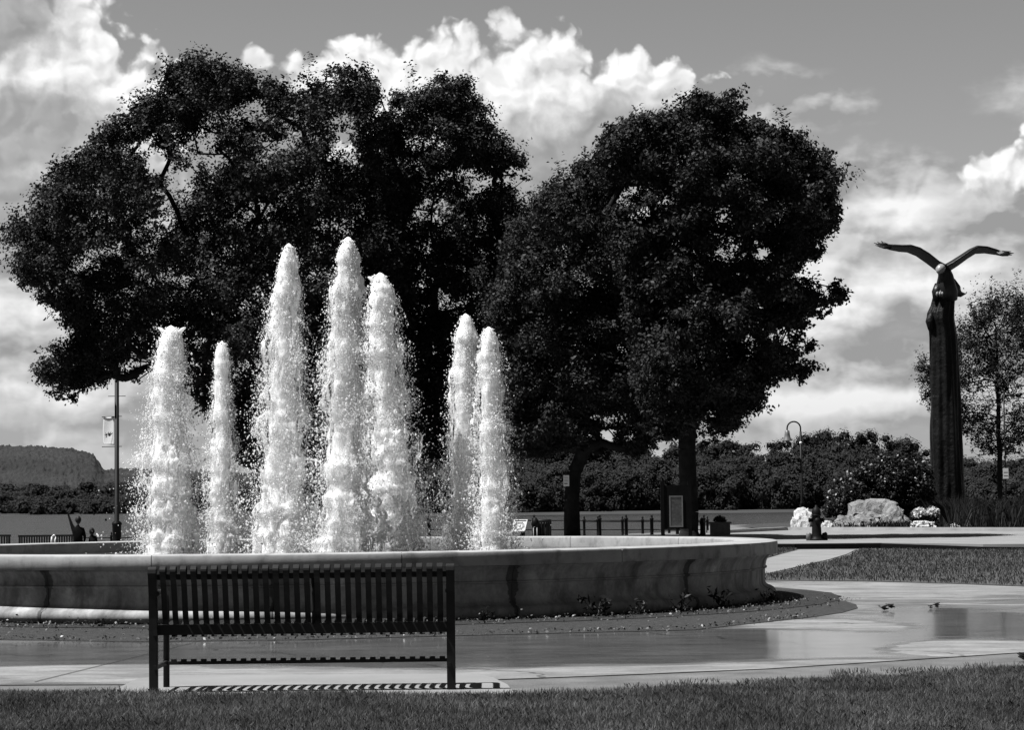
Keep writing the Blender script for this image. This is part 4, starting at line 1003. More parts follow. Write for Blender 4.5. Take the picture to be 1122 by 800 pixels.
boulder('stone', 'smallest round white stone at the foot of the tall grass', 1062, 579, 7, 6, 76.0, 'stone_white', 14, cat='stone')

def shrub(name, label, poly_px, d, n_clump, n_leaf, size, leaf, seed, depth, cat='shrub', cr=0.4, petals=None):
    r = np.random.default_rng(seed); poly = np.array([(P(x, y, d).x, P(x, y, d).z) for x, y in poly_px]); lo, hi = poly.min(0), poly.max(0)
    pts = np.zeros((0, 2))
    while len(pts) < n_clump:
        q = r.uniform(lo, hi, size=(n_clump * 3, 2)); pts = np.concatenate([pts, q[in_poly(q[:, 0], q[:, 1], poly)]])
    pts = pts[:n_clump]; e = edge_dist(pts[:, 0], pts[:, 1], poly); c = np.minimum(cr * r.uniform(.6, 1.3, n_clump), e + cr * 0.35)
    cen = np.stack([pts[:, 0], d + depth * np.sqrt(np.clip(e / e.max(), 0.03, 1)) * r.uniform(-1, 1, n_clump), pts[:, 1]], 1)
    org = np.array([poly[:, 0].mean(), d, 0.1]); root = empty(name, org); tag(root, label, cat)
    w = c ** 2; ci = np.repeat(np.arange(n_clump), r.multinomial(n_leaf, w / w.sum())); n = len(ci); dirs = unit(n, r)
    lc = cen[ci] + dirs * (c[ci] * r.random(n) ** 0.4)[:, None]; lc[:, 2] = np.maximum(lc[:, 2], 0.12)
    nr = dirs * 0.6 + unit(n, r) * 0.6 + [0, 0, 0.4]; nr /= np.linalg.norm(nr, axis=1, keepdims=True)
    v, f = leaf_quads(lc - org, nr, size * r.uniform(.6, 1.4, n), 0.6, r); np_mesh('foliage', v, f, M[leaf], root)
    p0 = np.tile([[0, 0, 0.0]], (n_clump, 1)) + r.normal(0, 0.12, (n_clump, 3)) * [1, 1, 0]; p1 = cen - org
    v, f = frusta(p0, p1, np.full(n_clump, 0.025), np.full(n_clump, 0.006), 5); np_mesh('stems', v, f, M['bark'], root)
    if petals:
        pp, npet, ps = petals; pp = np.array([(P(x, y, d).x, P(x, y, d).z) for x, y in pp]); l2, h2 = pp.min(0), pp.max(0); q = np.zeros((0, 2))
        while len(q) < npet:
            z = r.uniform(l2, h2, size=(npet * 3, 2)); q = np.concatenate([q, z[in_poly(z[:, 0], z[:, 1], pp)]])
        q = q[:npet]; lc = np.stack([q[:, 0], d - depth * r.uniform(0.1, 1.0, npet), q[:, 1]], 1); nr = unit(npet, r) + [0, -0.5, 0.6]; nr /= np.linalg.norm(nr, axis=1, keepdims=True)
        v, f = leaf_quads(lc - org, nr, ps * r.uniform(.7, 1.3, npet), 0.9, r); np_mesh('blossoms', v, f, M['petal'], root)
    return root
shrub('garden_shrub', 'wide dark spreading shrub left of the eagle column', [(898, 562), (905, 545), (915, 530), (930, 520), (945, 510), (960, 502), (985, 500), (1005, 506), (1018, 515), (1022, 540), (1020, 570), (960, 570)], 90.0, 190, 42000, 0.065, 'leaf_shrub', 41, 1.5, cr=0.5)
shrub('flowering_shrub', 'small bush of white flowers above a flat stone slab', [(998, 575), (999, 562), (1006, 556), (1014, 559), (1020, 555), (1027, 558), (1028, 566), (1026, 575)], 78.0, 40, 1800, 0.05, 'leaf_shrub', 42, 0.4, cr=0.15,
      petals=([(998, 566), (1000, 559), (1006, 556), (1014, 559), (1020, 555), (1027, 558), (1028, 564), (1022, 567), (1012, 564), (1004, 568)], 520, 0.045))
tg = [Vector((x, y, 0)) for x, y in [(P(1032, 570, 80).x, 78), (P(1050, 570, 74).x, 75.5), (P(1250, 570, 72).x, 71), (P(1250, 570, 90).x, 100), (P(1030, 570, 90).x, 100)]]
blades('tall_garden_grass', tg, 15000, 1.05, 0.035, M['tall_grass'], 'tall feathery grass growing round the foot of the eagle column', 0.1, 43, clump=0.5)
tg2 = [Vector((x, y, 0)) for x, y in [(11.2, 79.5), (15, 76), (15.5, 84), (11, 86)]]
blades('low_garden_plants', tg2, 3500, 0.35, 0.05, M['tall_grass'], 'low leafy ground cover between the boulders and the shrub', 0.1, 44)

# ------------------------------------------------------------------ hydrant
def hydrant():
    b = G(895, 592.5, 0.13); root = empty('fire_hydrant', b); tag(root, 'dark squat fire hydrant on the raised road, in front of the pale boulders', 'hydrant')
    s = 0.95 / 0.95
    m_ = MB(); m_.lathe([(0.20, 0.0), (0.20, 0.04), (0.145, 0.05), (0.14, 0.12), (0.125, 0.16), (0.12, 0.30), (0.105, 0.42), (0.10, 0.62), (0.125, 0.63), (0.125, 0.66), (0.10, 0.68)], 20)
    m_.build('barrel', M['dark_metal'], root, True)
    m_ = MB(); m_.lathe([(0.12, 0.68), (0.12, 0.72), (0.10, 0.79), (0.06, 0.84), (0.035, 0.855), (0.032, 0.90), (0.0, 0.90)], 20, cap=False); m_.build('bonnet', M['dark_metal'], root, True)
    for sx in (-1, 1):
        m_ = MB(); m_.tube([(sx * 0.09, 0, 0.52), (sx * 0.17, 0, 0.52), (sx * 0.172, 0, 0.52), (sx * 0.20, 0, 0.52)], [0.05, 0.05, 0.065, 0.06], 12); m_.build('outlet', M['dark_metal'], root, True)
        m_ = MB(); m_.tube([(sx * 0.20, -0.02, 0.0), (sx * 0.20, -0.02, 0.17), (sx * 0.19, -0.02, 0.20)], [0.075, 0.07, 0.05], 10); m_.build('guard_post', M['frame_grey'] if sx < 0 else M['dark_metal'], root, True)
    m_ = MB(); m_.tube([(0, -0.09, 0.50), (0, -0.18, 0.50), (0, -0.182, 0.5), (0, -0.21, 0.5)], [0.06, 0.06, 0.08, 0.075], 12); m_.build('pumper_outlet', M['dark_metal'], root, True)
hydrant()

# ------------------------------------------------------------------ lamp posts
def lamp_post(px, py_base, py_top, d, label, side=-1, z0=0.1, pole_r=0.06, base_r=0.10, base_h=1.0):
    b = P(px, py_base, d); b.z = z0; top = P(px, py_top, d).z - z0
    root = empty('lamp_post', b); tag(root, label, 'street lamp', 'gooseneck lamp posts')
    m_ = MB(); m_.lathe([(base_r * 1.35, 0), (base_r * 1.35, 0.12), (base_r, 0.18), (base_r, base_h), (base_r * 1.15, base_h + 0.02), (base_r * 1.1, base_h + 0.08), (pole_r, base_h + 0.16), (pole_r * 0.9, top - 0.45)], 16); m_.build('pole', M['lamp_metal'], root, True)
    R_ = 0.30; cz = top - R_
    m_ = MB(); m_.tube([(0, 0, top - 0.5)] + [(side * (R_ - R_ * math.cos(t)), 0, cz + R_ * math.sin(t)) for t in np.linspace(0, math.pi, 12)] + [(side * 2 * R_, 0, cz - 0.12)], pole_r * 0.62, 10); m_.build('gooseneck', M['lamp_metal'], root, True)
    xx = side * 2 * R_
    m_ = MB(); m_.lathe([(0.05, cz - 0.08), (0.10, cz - 0.11), (0.12, cz - 0.28), (0.15, cz - 0.42), (0.23, cz - 0.54), (0.235, cz - 0.56), (0.20, cz - 0.55), (0.0, cz - 0.40)], 18, xx, 0, cap=False); m_.build('bell_shade', M['frame_grey'], root, True)
    m_ = MB(); m_.lathe([(0.0, cz - 0.74), (0.05, cz - 0.71), (0.07, cz - 0.66), (0.05, cz - 0.6), (0.0, cz - 0.58)], 12, 0, 0, cap=False)
    m_.build('finial', M['white_paint'], root, True)
    m_ = MB(); m_.tube([(-0.3, 0, cz - 1.15), (0.3, 0, cz - 1.15)], 0.012, 6); m_.build('crossbar', M['lamp_metal'], root, True)
    return root
lamp_post(879, 566, 462, 98.0, 'slim lamp post with drooping bell lamp left of the boulders', -1, 0.1, 0.055, 0.075, 0.9)
lp = lamp_post(128, 590, 388, 75.0, 'stout lamp post carrying a banner, its top lost in the leaves', -1, float(gz(-10, 75)), 0.082, 0.155, 1.0)
def banner():
    d = 75.0; k = d / F_PX
    pole = lp.location
    root_x = lp.location.x
    for py in (456.5, 489.5):
        m_ = MB(); a = P(127, py, d); m_.tube([(a.x - root_x - 17 * k, 17 * k * 0.55, a.z - pole.z), (a.x - root_x + 7 * k, -7 * k * 0.55, a.z - pole.z)], 0.013, 6)
        m_.build('banner_arm', M['lamp_metal'], lp, True)
    a = P(112.0, 457, d); b_ = P(125, 488, d); V, Fc = [], []
    nx, nz = 10, 16
    for i in range(nz + 1):
        for j in range(nx + 1):
            u, w_ = j / nx, i / nz; x = a.x + (b_.x - a.x) * u - (0.03 * math.sin(w_ * math.pi) * (1 - u)) ; z = a.z + (b_.z - a.z) * w_ - 0.08 * (1 - u) * u * 0
            if i == nz: z += 0.10 * (1 - u) * 0.6
            V.append((x - root_x, 0.04 * math.sin(u * 3.1) * math.sin(w_ * 2.5 + 0.4) - (x - root_x) * 0.55, z - pole.z))
    for i in range(nz):
        for j in range(nx): p = i * (nx + 1) + j; Fc.append((p, p + 1, p + nx + 2, p + nx + 1))
    m_ = MB(); m_.add(V, Fc); bn = m_.build('banner_cloth', M['banner'], lp, True)
    sol = bn.modifiers.new('thickness', 'SOLIDIFY'); sol.thickness = 0.004
    # printed mark: a leafy spray across the lower half
    m_ = MB()
    c = P(117.5, 478, d); cx, cz = c.x - root_x, c.z - pole.z
    for i, (ang_, ln) in enumerate([(0.9, 0.20), (0.55, 0.24), (1.4, 0.16), (2.2, 0.15), (2.7, 0.13), (3.7, 0.10), (0.2, 0.12)]):
        e_ = Vector((math.cos(ang_), 0, math.sin(ang_))); n_ = Vector((-e_.z, 0, e_.x)); o_ = Vector((cx, -cx * 0.55 - 0.09, cz)); q = [o_ + e_ * 0.02, o_ + e_ * ln * .5 + n_ * 0.022, o_ + e_ * ln, o_ + e_ * ln * .5 - n_ * 0.022]
        m_.add([tuple(p) for p in q] + [tuple(p + Vector((0, 0.004, 0))) for p in q], [(0, 1, 2, 3), (7, 6, 5, 4), (0, 4, 5, 1), (1, 5, 6, 2), (2, 6, 7, 3), (3, 7, 4, 0)])
    m_.build('printed_mark', M['sign_dark'], bn)
banner()

# ------------------------------------------------------------------ riverside railing, litter bin, signs
def fence(name, label, posts, d_list, top_py, mat='dark_metal', rails=(0.0, -0.32), post_r=0.06, cap=True):
    b = P(posts[0], 588, d_list[0]); z0 = float(gz(b.x, d_list[0])) if b.x < 3 else -0.2
    root = empty(name, (b.x, b.y, z0)); tag(root, label, 'fence')
    tops = []
    for px_, d in zip(posts, d_list):
        t = P(px_, top_py, d); q = Vector((t.x - b.x, t.y - b.y, t.z - z0)); tops.append(q)
        m_ = MB(); m_.lathe([(post_r * 1.5, -0.1), (post_r * 1.5, 0.08), (post_r, 0.1), (post_r, q.z - 0.06), (post_r * 1.25, q.z - 0.05), (post_r * 1.25, q.z - 0.02), (post_r * 0.5, q.z), (post_r * 0.75, q.z + 0.05), (post_r * 0.4, q.z + 0.10), (0.0, q.z + 0.11)], 12, q.x, q.y, cap=False)
        m_.build('post', M[mat], root, True)
    for dz in rails:
        m_ = MB()
        for a, c in zip(tops[:-1], tops[1:]): m_.tube([a + Vector((0, 0, dz - 0.10)), c + Vector((0, 0, dz - 0.10))], 0.018, 6)
        m_.build('rail', M[mat], root, True)
fence('river_railing', 'dark railing with capped posts along the river behind the leaning tree', [470, 508, 548, 585, 620, 657, 686, 714, 742, 771], [77.0] * 10, 567.5)
fence('bank_railing', 'second row of darker railing posts just beyond the riverside railing', [640, 655, 682, 704, 733, 775], [82.5] * 6, 569.0, rails=(0.0,), post_r=0.05)
def low_fence():
    fence('low_rail_fence', 'low single rail fence beside the seated people at the far left', [84, 100, 122, 148], [76.0] * 4, 586.5, rails=(0.0,), post_r=0.04)
low_fence()

def bin_():
    d = 62.0; k = d / F_PX; a = P(595, 586, d); z0 = float(gz(a.x, d)); top = P(595, 569.5, d).z - z0
    root = empty('litter_bin', (a.x, d, z0)); tag(root, 'dark slatted litter bin between the white map sign and the leaning tree', 'bin')
    m_ = MB()
    for i in range(18):
        t = 2 * math.pi * i / 18; c, s_ = math.cos(t), math.sin(t); m_.tube([(0.19 * c, 0.19 * s_, 0.04), (0.21 * c, 0.21 * s_, top * 0.6), (0.22 * c, 0.22 * s_, top * 0.95)], 0.026, 5)
    m_.build('slats', M['black_paint'], root)
    m_ = MB(); m_.lathe([(0.17, 0.03), (0.19, top * 0.9)], 18); m_.build('liner', M['black_paint'], root, True)
    m_ = MB(); m_.lathe([(0.235, top * 0.93), (0.245, top * 0.96), (0.235, top), (0.14, top + 0.02), (0.13, top * 0.95)], 20, cap=False); m_.build('rim', M['black_paint'], root, True)
    b = P(586.5, 586, d - 0.3); root = empty('bollard', (b.x, d - 0.3, z0)); tag(root, 'pair of thin pale posts on a dark bollard beside the litter bin', 'bollard')
    m_ = MB(); m_.lathe([(0.09, 0), (0.09, top * 0.85), (0.11, top * 0.87), (0.10, top * 0.97), (0.04, top * 1.05), (0.0, top * 1.06)], 14, cap=False); m_.build('post', M['dark_metal'], root, True)
    m_ = MB()
    for sx in (-0.05, 0.05): m_.tube([(sx, -0.10, 0.0), (sx, -0.10, top * 0.8)], 0.016, 6)
    m_.build('strips', M['frame_grey'], root, True)
bin_()

def map_sign():
    d = 55.0; k = d / F_PX; c = P(569, 576.5, d); z0 = float(gz(c.x, d)); root = empty('map_sign', (c.x, d, z0)); tag(root, 'tilted white sign panel with an oval emblem beside the rightmost jet', 'sign')
    w, h = 15.0 * k, 15.0 * k; zc = c.z - z0; tilt = RAD(30)
    ex = Vector((1, 0.18, 0)).normalized(); ey = Vector((0.22, math.sin(tilt), math.cos(tilt))).normalized(); nn_ = ex.cross(ey).normalized()
    def Q(u, v, o): return Vector((0, 0, zc)) + ex * u * w / 2 + ey * v * h / 2 + nn_ * o
    def plate(m_, u0, u1, v0, v1, o0, o1):
        q = [Q(u0, v0, o0), Q(u1, v0, o0), Q(u1, v1, o0), Q(u0, v1, o0), Q(u0, v0, o1), Q(u1, v0, o1), Q(u1, v1, o1), Q(u0, v1, o1)]
        m_.add(q, [(3, 2, 1, 0), (4, 5, 6, 7), (0, 1, 5, 4), (1, 2, 6, 5), (2, 3, 7, 6), (3, 0, 4, 7)])
    m_ = MB(); plate(m_, -1, 1, -1, 1, 0, 0.03); pn = m_.build('panel', M['white_paint'], root)
    m_ = MB(); plate(m_, -0.85, 0.85, 0.72, 0.86, 0.031, 0.034)
    N = 30
    for (rx, ry, wd) in ((0.72, 0.62, 0.07), (0.55, 0.44, 0.04)):
        vs = []
        for i in range(N):
            t = 2 * math.pi * i / N; vs += [Q(rx * math.cos(t), -0.12 + ry * math.sin(t), 0.033), Q((rx - wd) * math.cos(t), -0.12 + (ry - wd) * math.sin(t), 0.033)]
        m_.add(vs, [(2 * i, 2 * i + 1, (2 * i + 3) % (2 * N), (2 * i + 2) % (2 * N)) for i in range(N)])
    plate(m_, 0.12, 0.18, -0.35, 0.1, 0.031, 0.034); plate(m_, -0.3, 0.05, -0.16, -0.10, 0.031, 0.034)
    m_.build('emblem', M['sign_dark'], pn)
    m_ = MB(); m_.box(-0.14, 0.14, 0.05, 0.14, -0.05, zc - 0.03); m_.build('pedestal', M['dark_metal'], root)
map_sign()

def notice(px, py, w_px, h_px, d, label, pole=None, lines=True):
    k = d / F_PX; c = P(px, py, d); w, h = w_px * k, h_px * k
    z0 = c.z - h / 2 if pole is None else pole
    root = empty('notice_sign', (c.x, d, z0)); tag(root, label, 'sign')
    z = c.z - z0
    m_ = MB(); m_.box(-w / 2, w / 2, -0.006, 0.006, z - h / 2, z + h / 2); pn = m_.build('panel', M['white_paint'], root, bevel=0.002)
    m_ = MB()
    rows = ((0.30, 0.05), (0.12, 0.05), (-0.04, 0.05), (-0.26, 0.11)) if lines else ((0.10, 0.07), (-0.22, 0.07))
    for v, t in rows:
        m_ = MB(); m_.box(-0.36 * w, (0.36 if t < 0.1 else 0.2) * w, -0.0085, -0.0062, z + (v - t / 2) * h, z + (v + t / 2) * h); m_.build('text_line', M['frame_grey'], pn)
    if pole is not None:
        m_ = MB(); m_.tube([(0, 0.03, 0), (0, 0.03, P(px, 430, d).z - z0)], 0.035, 8); m_.build('pole', M['lamp_metal'], root, True)
    else:
        m_ = MB(); m_.box(-w * 0.2, w * 0.9, 0.007, 0.03, z - 0.03, z + 0.03); m_.build('bracket', M['dark_metal'], root)
    return root
notice(620.5, 527, 6.4, 12, 64.55, 'small white notice fixed to the left side of the leaning trunk')
notice(1102, 519, 6, 11.5, 112.0, 'small white sign on a tall thin pole at the far right', pole=0.0, lines=False)

def board():
    d = 58.0; k = d / F_PX; c = P(741, 561, d); z0 = 0.13; root = empty('notice_board', (c.x, d, z0)); tag(root, 'dark framed notice board standing left of the maple trunk', 'notice board')
    zt = P(741, 532, d).z - z0; zb = P(741, 580, d).z - z0; w = 30 * k
    for sx in (-1, 1):
        m_ = MB(); m_.box(sx * w / 2 - 0.05, sx * w / 2 + 0.05, -0.05, 0.05, -0.05, zt + 0.1); m_.build('post', M['sign_dark'], root, bevel=0.008)
    m_ = MB(); m_.box(-w / 2 + 0.051, w / 2 - 0.051, -0.03, 0.03, zb, zt); bk = m_.build('back_panel', M['sign_dark'], root)
    a, b_ = P(733, 543.5, d), P(748.5, 579, d); x0, x1 = a.x - c.x, b_.x - c.x; z1, z2 = b_.z - z0 + 0.03, a.z - z0
    m_ = MB(); t = 0.035
    m_.box(x0, x1, -0.05, -0.031, z2 - t, z2); m_.box(x0, x1, -0.05, -0.031, z1, z1 + t); m_.box(x0, x0 + t, -0.05, -0.031, z1 + t, z2 - t); m_.box(x1 - t, x1, -0.05, -0.031, z1 + t, z2 - t)
    m_.build('frame', M['frame_grey'], bk)
    m_ = MB(); m_.box(x0 + t, x1 - t, -0.042, -0.031, z1 + t, z2 - t); m_.build('poster', M['sign_grey'], bk)
board()

def planter():
    d = 67.0; k = d / F_PX; c = P(789, 580, d); z0 = 0.13; root = empty('stone_planter', (c.x, d, z0), RAD(25)); tag(root, 'square stone planter of low dark plants right of the maple trunk', 'planter')
    h = P(789, 572.5, d).z - z0; w = 0.23
    m_ = MB(); m_.box(-w, w, -w, w, 0, h - 0.05); m_.build('box', M['planter'], root, bevel=0.01)
    m_ = MB(); m_.box(-w - 0.03, w + 0.03, -w - 0.03, w + 0.03, h - 0.048, h + 0.01); m_.build('coping', M['planter'], root, bevel=0.008)
    r = np.random.default_rng(5); n = 420; u = unit(n, r); cen = u * [0.20, 0.20, 0.13] * r.random((n, 1)) ** 0.4 + [0, 0, h + 0.07]; cen[:, 2] = np.maximum(cen[:, 2], h + 0.012)
    v, f = leaf_quads(cen, unit(n, r), r.uniform(0.02, 0.05, n), 0.6, r); np_mesh('plants', v, f, M['leaf_shrub'], root)
    for px_ in (769.5, 774):
        a = P(px_, 586, 66); m2 = MB(); hh = P(px_, 569, 66).z - z0
        m2.lathe([(0.09, 0), (0.09, 0.05), (0.055, 0.08), (0.055, hh - 0.14), (0.07, hh - 0.12), (0.07, hh - 0.08), (0.04, hh - 0.05), (0.055, hh), (0.0, hh + 0.04)], 12, cap=False)
        bo = m2.build('bollard', M['dark_metal'], None, True); bo.location = (a.x, 66 + (px_ - 769) * 0.25, z0)
        tag(bo, 'dark bollard close against the right of the maple trunk' if px_ < 772 else 'dark bollard standing between the maple trunk and stone planter', 'bollard', 'bollards by the maple trunk')
planter()

# ------------------------------------------------------------------ people and benches by the river, far left
def far_bench(px0, px1, d, label):
    a, b = P(px0, 590, d), P(px1, 590, d); z0 = float(gz(a.x, d)); L_ = b.x - a.x; top = P((px0 + px1) / 2, 586.3, d).z - z0
    root = empty('park_bench', ((a.x + b.x) / 2, d, z0)); tag(root, label, 'bench', 'dark slatted benches by the river')
    n_ = max(8, int(L_ / 0.075)); h = L_ / 2
    m_ = MB()
    for i in range(n_):
        x = -h + L_ * (i + 0.5) / n_; w = L_ / n_ * 0.3
        m_.box(x - w, x + w, -0.02, 0.0, top - 0.40, top - 0.02)
    m_.box(-h, h, -0.03, 0.01, top - 0.06, top); m_.box(-h, h, -0.03, 0.01, top - 0.44, top - 0.40)
    m_.build('backrest', M['black_paint'], root)
    m_ = MB()
    for i in range(6): m_.box(-h, h, 0.05 + 0.075 * i, 0.11 + 0.075 * i, top - 0.46, top - 0.435)
    m_.build('seat', M['black_paint'], root)
    for sx in (-1, 1):
        for y in (-0.02, 0.44):
            m_ = MB(); m_.box(sx * (h - 0.05) - 0.025, sx * (h - 0.05) + 0.025, y - 0.025, y + 0.025, 0, top - (0.46 if y > 0 else 0.02)); m_.build('leg', M['black_paint'], root)
    return root
far_bench(20, 83, 67.0, 'long dark slatted bench where the person with the raised arm sits')
far_bench(-28, 12, 67.5, 'dark slatted bench cut off at the left edge of the photo')

def person(label, joints, edges, radii, loc, head, mats, extra=None):
    """skinned body: joints in metres from loc, one surface; head, hair as children"""
    root = empty('person', loc); tag(root, label, 'person')
    me = bpy.data.meshes.new('body'); names = list(joints); me.from_pydata([joints[k] for k in names], [(names.index(a), names.index(b)) for a, b in edges], [])
    o = link('body', me, mats[0], root)
    sk = o.modifiers.new('skin', 'SKIN'); sk.use_smooth_shade = True
    for i, k in enumerate(names):
        sv = me.skin_vertices[0].data[i]; sv.radius = radii[k] if isinstance(radii[k], tuple) else (radii[k], radii[k]); sv.use_root = (i == 0)
    sb = o.modifiers.new('smooth', 'SUBSURF'); sb.levels = 2; sb.render_levels = 2
    hx, hy, hz, hr = head
    bm = bmesh.new(); bmesh.ops.create_uvsphere(bm, u_segments=20, v_segments=14, radius=1.0)
    for v in bm.verts:
        p = v.co; p.x *= hr * 0.80; p.y *= hr * 0.95; p.z *= hr * 1.18
        if p.z < 0: p.x *= 1 - 0.25 * (-p.z / hr); 
        if p.y > hr * 0.7 and abs(p.x) < hr * 0.25 and abs(p.z) < hr * 0.3: p.y += hr * 0.2
    me = bpy.data.meshes.new('head'); bm.to_mesh(me); bm.free(); hd = link('head', me, mats[1], root, True); hd.location = (hx, hy, hz)
    bm = bmesh.new(); bmesh.ops.create_uvsphere(bm, u_segments=20, v_segments=14, radius=1.0)
    for v in bm.verts:
        p = v.co; p.x *= hr * 0.88; p.y *= hr * 1.03; p.z *= hr * 1.24
        if p.z < -0.1 * hr: p.z = -0.1 * hr + (p.z + 0.1 * hr) * (0.7 if p.y < 0 else 0.0)
        if p.y > 0.3 * hr and p.z < 0.45 * hr: p.y = 0.3 * hr
    me = bpy.data.meshes.new('hair'); bm.to_mesh(me); bm.free(); hh = link('hair', me, mats[2], root, True); hh.location = (hx, hy - 0.008, hz + 0.008)
    return root
d = 66.6; zg = float(gz(-13, d)); k = d / F_PX
b = P(85.5, 590, d); zs = 0.40
def rel(px, py, dy=0.0):
    q = P(px, py, d); return (q.x - b.x, dy, q.z - zg)
J = {'hip': (0, 0.05, zs + 0.08), 'waist': (0.0, 0.03, zs + 0.26), 'chest': (-0.02, 0.02, zs + 0.46), 'neck': (-0.01, 0.02, zs + 0.62), 'headj': (0.0, 0.03, zs + 0.70),
     'sl': (-0.15, 0.02, zs + 0.55), 'el': rel(76.8, 571.5, 0.06), 'wl': rel(74.2, 564.5, 0.10), 'hl': rel(73.8, 562.5, 0.11),
     'sr': (0.15, 0.02, zs + 0.54), 'er': (0.20, 0.05, zs + 0.30), 'wr': (0.14, 0.24, zs + 0.18), 'hr': (0.12, 0.30, zs + 0.16),
     'kl': (-0.10, 0.46, zs + 0.10), 'al': (-0.11, 0.50, 0.10), 'tl': (-0.11, 0.62, 0.05), 'kr': (0.11, 0.46, zs + 0.10), 'ar': (0.12, 0.52, 0.10), 'tr': (0.12, 0.64, 0.05), 'hipl': (-0.09, 0.08, zs + 0.07), 'hipr': (0.09, 0.08, zs + 0.07)}
E = [('hip', 'waist'), ('waist', 'chest'), ('chest', 'neck'), ('neck', 'headj'), ('chest', 'sl'), ('sl', 'el'), ('el', 'wl'), ('wl', 'hl'), ('chest', 'sr'), ('sr', 'er'), ('er', 'wr'), ('wr', 'hr'), ('hip', 'hipl'), ('hipl', 'kl'), ('kl', 'al'), ('al', 'tl'), ('hip', 'hipr'), ('hipr', 'kr'), ('kr', 'ar'), ('ar', 'tr')]
Rr = {'hip': (0.15, 0.12), 'waist': (0.135, 0.10), 'chest': (0.15, 0.11), 'neck': 0.055, 'headj': 0.05, 'sl': 0.065, 'el': 0.042, 'wl': 0.030, 'hl': 0.036, 'sr': 0.065, 'er': 0.045, 'wr': 0.032, 'hr': 0.036, 'hipl': 0.085, 'kl': 0.065, 'al': 0.042, 'tl': 0.035, 'hipr': 0.085, 'kr': 0.065, 'ar': 0.042, 'tr': 0.035}
pr = person('person in dark clothes on the long bench, one arm raised high with a folded paper', J, E, Rr, (b.x, d, zg), (0.0, 0.04, rel(84, 570.5)[2], 0.105), (M['cloth_dark'], M['skin'], M['cap']))
hp = rel(75.4, 559.5, 0.12)
m_ = MB(); m_.box(-0.05, 0.05, -0.008, 0.008, -0.085, 0.085); pp = m_.build('folded_paper', M['paper'], None, bevel=0.003)
pp.location = (b.x + hp[0], d + hp[1], zg + hp[2]); pp.rotation_euler = (0, RAD(35), RAD(15)); tag(pp, 'folded paper held up in the raised hand of the person', 'paper')
# fingers closed round the paper
m_ = MB(); hh_ = Vector(J['hl'])
for i in range(4): m_.tube([hh_ + Vector((-0.02 + 0.014 * i, -0.01, 0.02)), hh_ + Vector((-0.012 + 0.016 * i, -0.022, 0.045)), hh_ + Vector((0.0 + 0.016 * i, -0.016, 0.066 + 0.004 * (i % 2)))], [0.009, 0.0085, 0.007], 6)
m_.tube([hh_ + Vector((0.02, 0.015, 0.0)), hh_ + Vector((0.035, 0.02, 0.03)), hh_ + Vector((0.035, 0.012, 0.055))], [0.011, 0.010, 0.008], 6)
m_.build('fingers', M['skin'], pr, True)
# child seated on the low wall to the right, bent forward
d2 = 70.0; b2 = P(101.5, 590, d2); zc_ = P(102, 583, d2).z - zg; sc_ = 0.62
J2 = {k2: (v[0] * sc_, v[1] * sc_, 0) for k2, v in J.items()}
zs2 = zc_ - 0.50
J2 = {'hip': (0, 0, zs2), 'waist': (0.02, 0.0, zs2 + 0.14), 'chest': (0.0, 0.02, zs2 + 0.28), 'neck': (-0.02, 0.03, zs2 + 0.38), 'headj': (-0.03, 0.03, zs2 + 0.43), 'sl': (-0.09, 0.03, zs2 + 0.32), 'el': (-0.12, 0.10, zs2 + 0.18), 'wl': (-0.08, 0.22, zs2 + 0.14), 'hl': (-0.06, 0.25, zs2 + 0.13),
      'sr': (0.10, 0.02, zs2 + 0.32), 'er': (0.13, 0.06, zs2 + 0.16), 'wr': (0.08, 0.20, zs2 + 0.12), 'hr': (0.07, 0.23, zs2 + 0.11), 'hipl': (-0.06, 0.04, zs2), 'kl': (-0.07, 0.28, zs2 + 0.04), 'al': (-0.08, 0.30, 0.08), 'tl': (-0.08, 0.40, 0.04), 'hipr': (0.06, 0.04, zs2), 'kr': (0.07, 0.28, zs2 + 0.04), 'ar': (0.08, 0.31, 0.08), 'tr': (0.08, 0.41, 0.04)}
R2 = {k2: (tuple(x * 0.68 for x in v) if isinstance(v, tuple) else v * 0.68) for k2, v in Rr.items()}
person('small hunched person in dark clothes beside the low rail, left of the banner lamp post', J2, E, R2, (b2.x, d2, zg), (-0.03, 0.04, zc_ + 0.0, 0.10), (M['cloth_dark'], M['skin'], M['hair']))
m_ = MB(); m_.box(-0.16, 0.16, -0.12, 0.16, 0, zs2 - 0.05); st = m_.build('stone_block', M['planter'], None, bevel=0.02); st.location = (b2.x, d2, zg); tag(st, 'low stone block under the small hunched person', 'stone')
# pale cloth strips hanging over the long bench
m_ = MB()
for px_ in (55.5, 59.5): 
    a = P(px_, 596, 66.8); t_ = P(px_ + 0.4, 588.5, 66.8); m_.tube([(a.x, 66.93, a.z - 0.1), ((a.x + t_.x) / 2, 66.925, (a.z + t_.z) / 2), (t_.x, 66.93, t_.z)], [0.028, 0.03, 0.02], 6)
a, t_ = P(56, 588.5, 66.8), P(60, 588.5, 66.8); m_.tube([(a.x, 66.93, a.z), ((a.x + t_.x) / 2, 66.93, a.z + 0.05), (t_.x, 66.93, t_.z)], [0.02, 0.03, 0.02], 6)
tag(m_.build('pale_cloth', M['white_paint'], None, True), 'pale strip of cloth hanging over the back of the long bench', 'cloth')

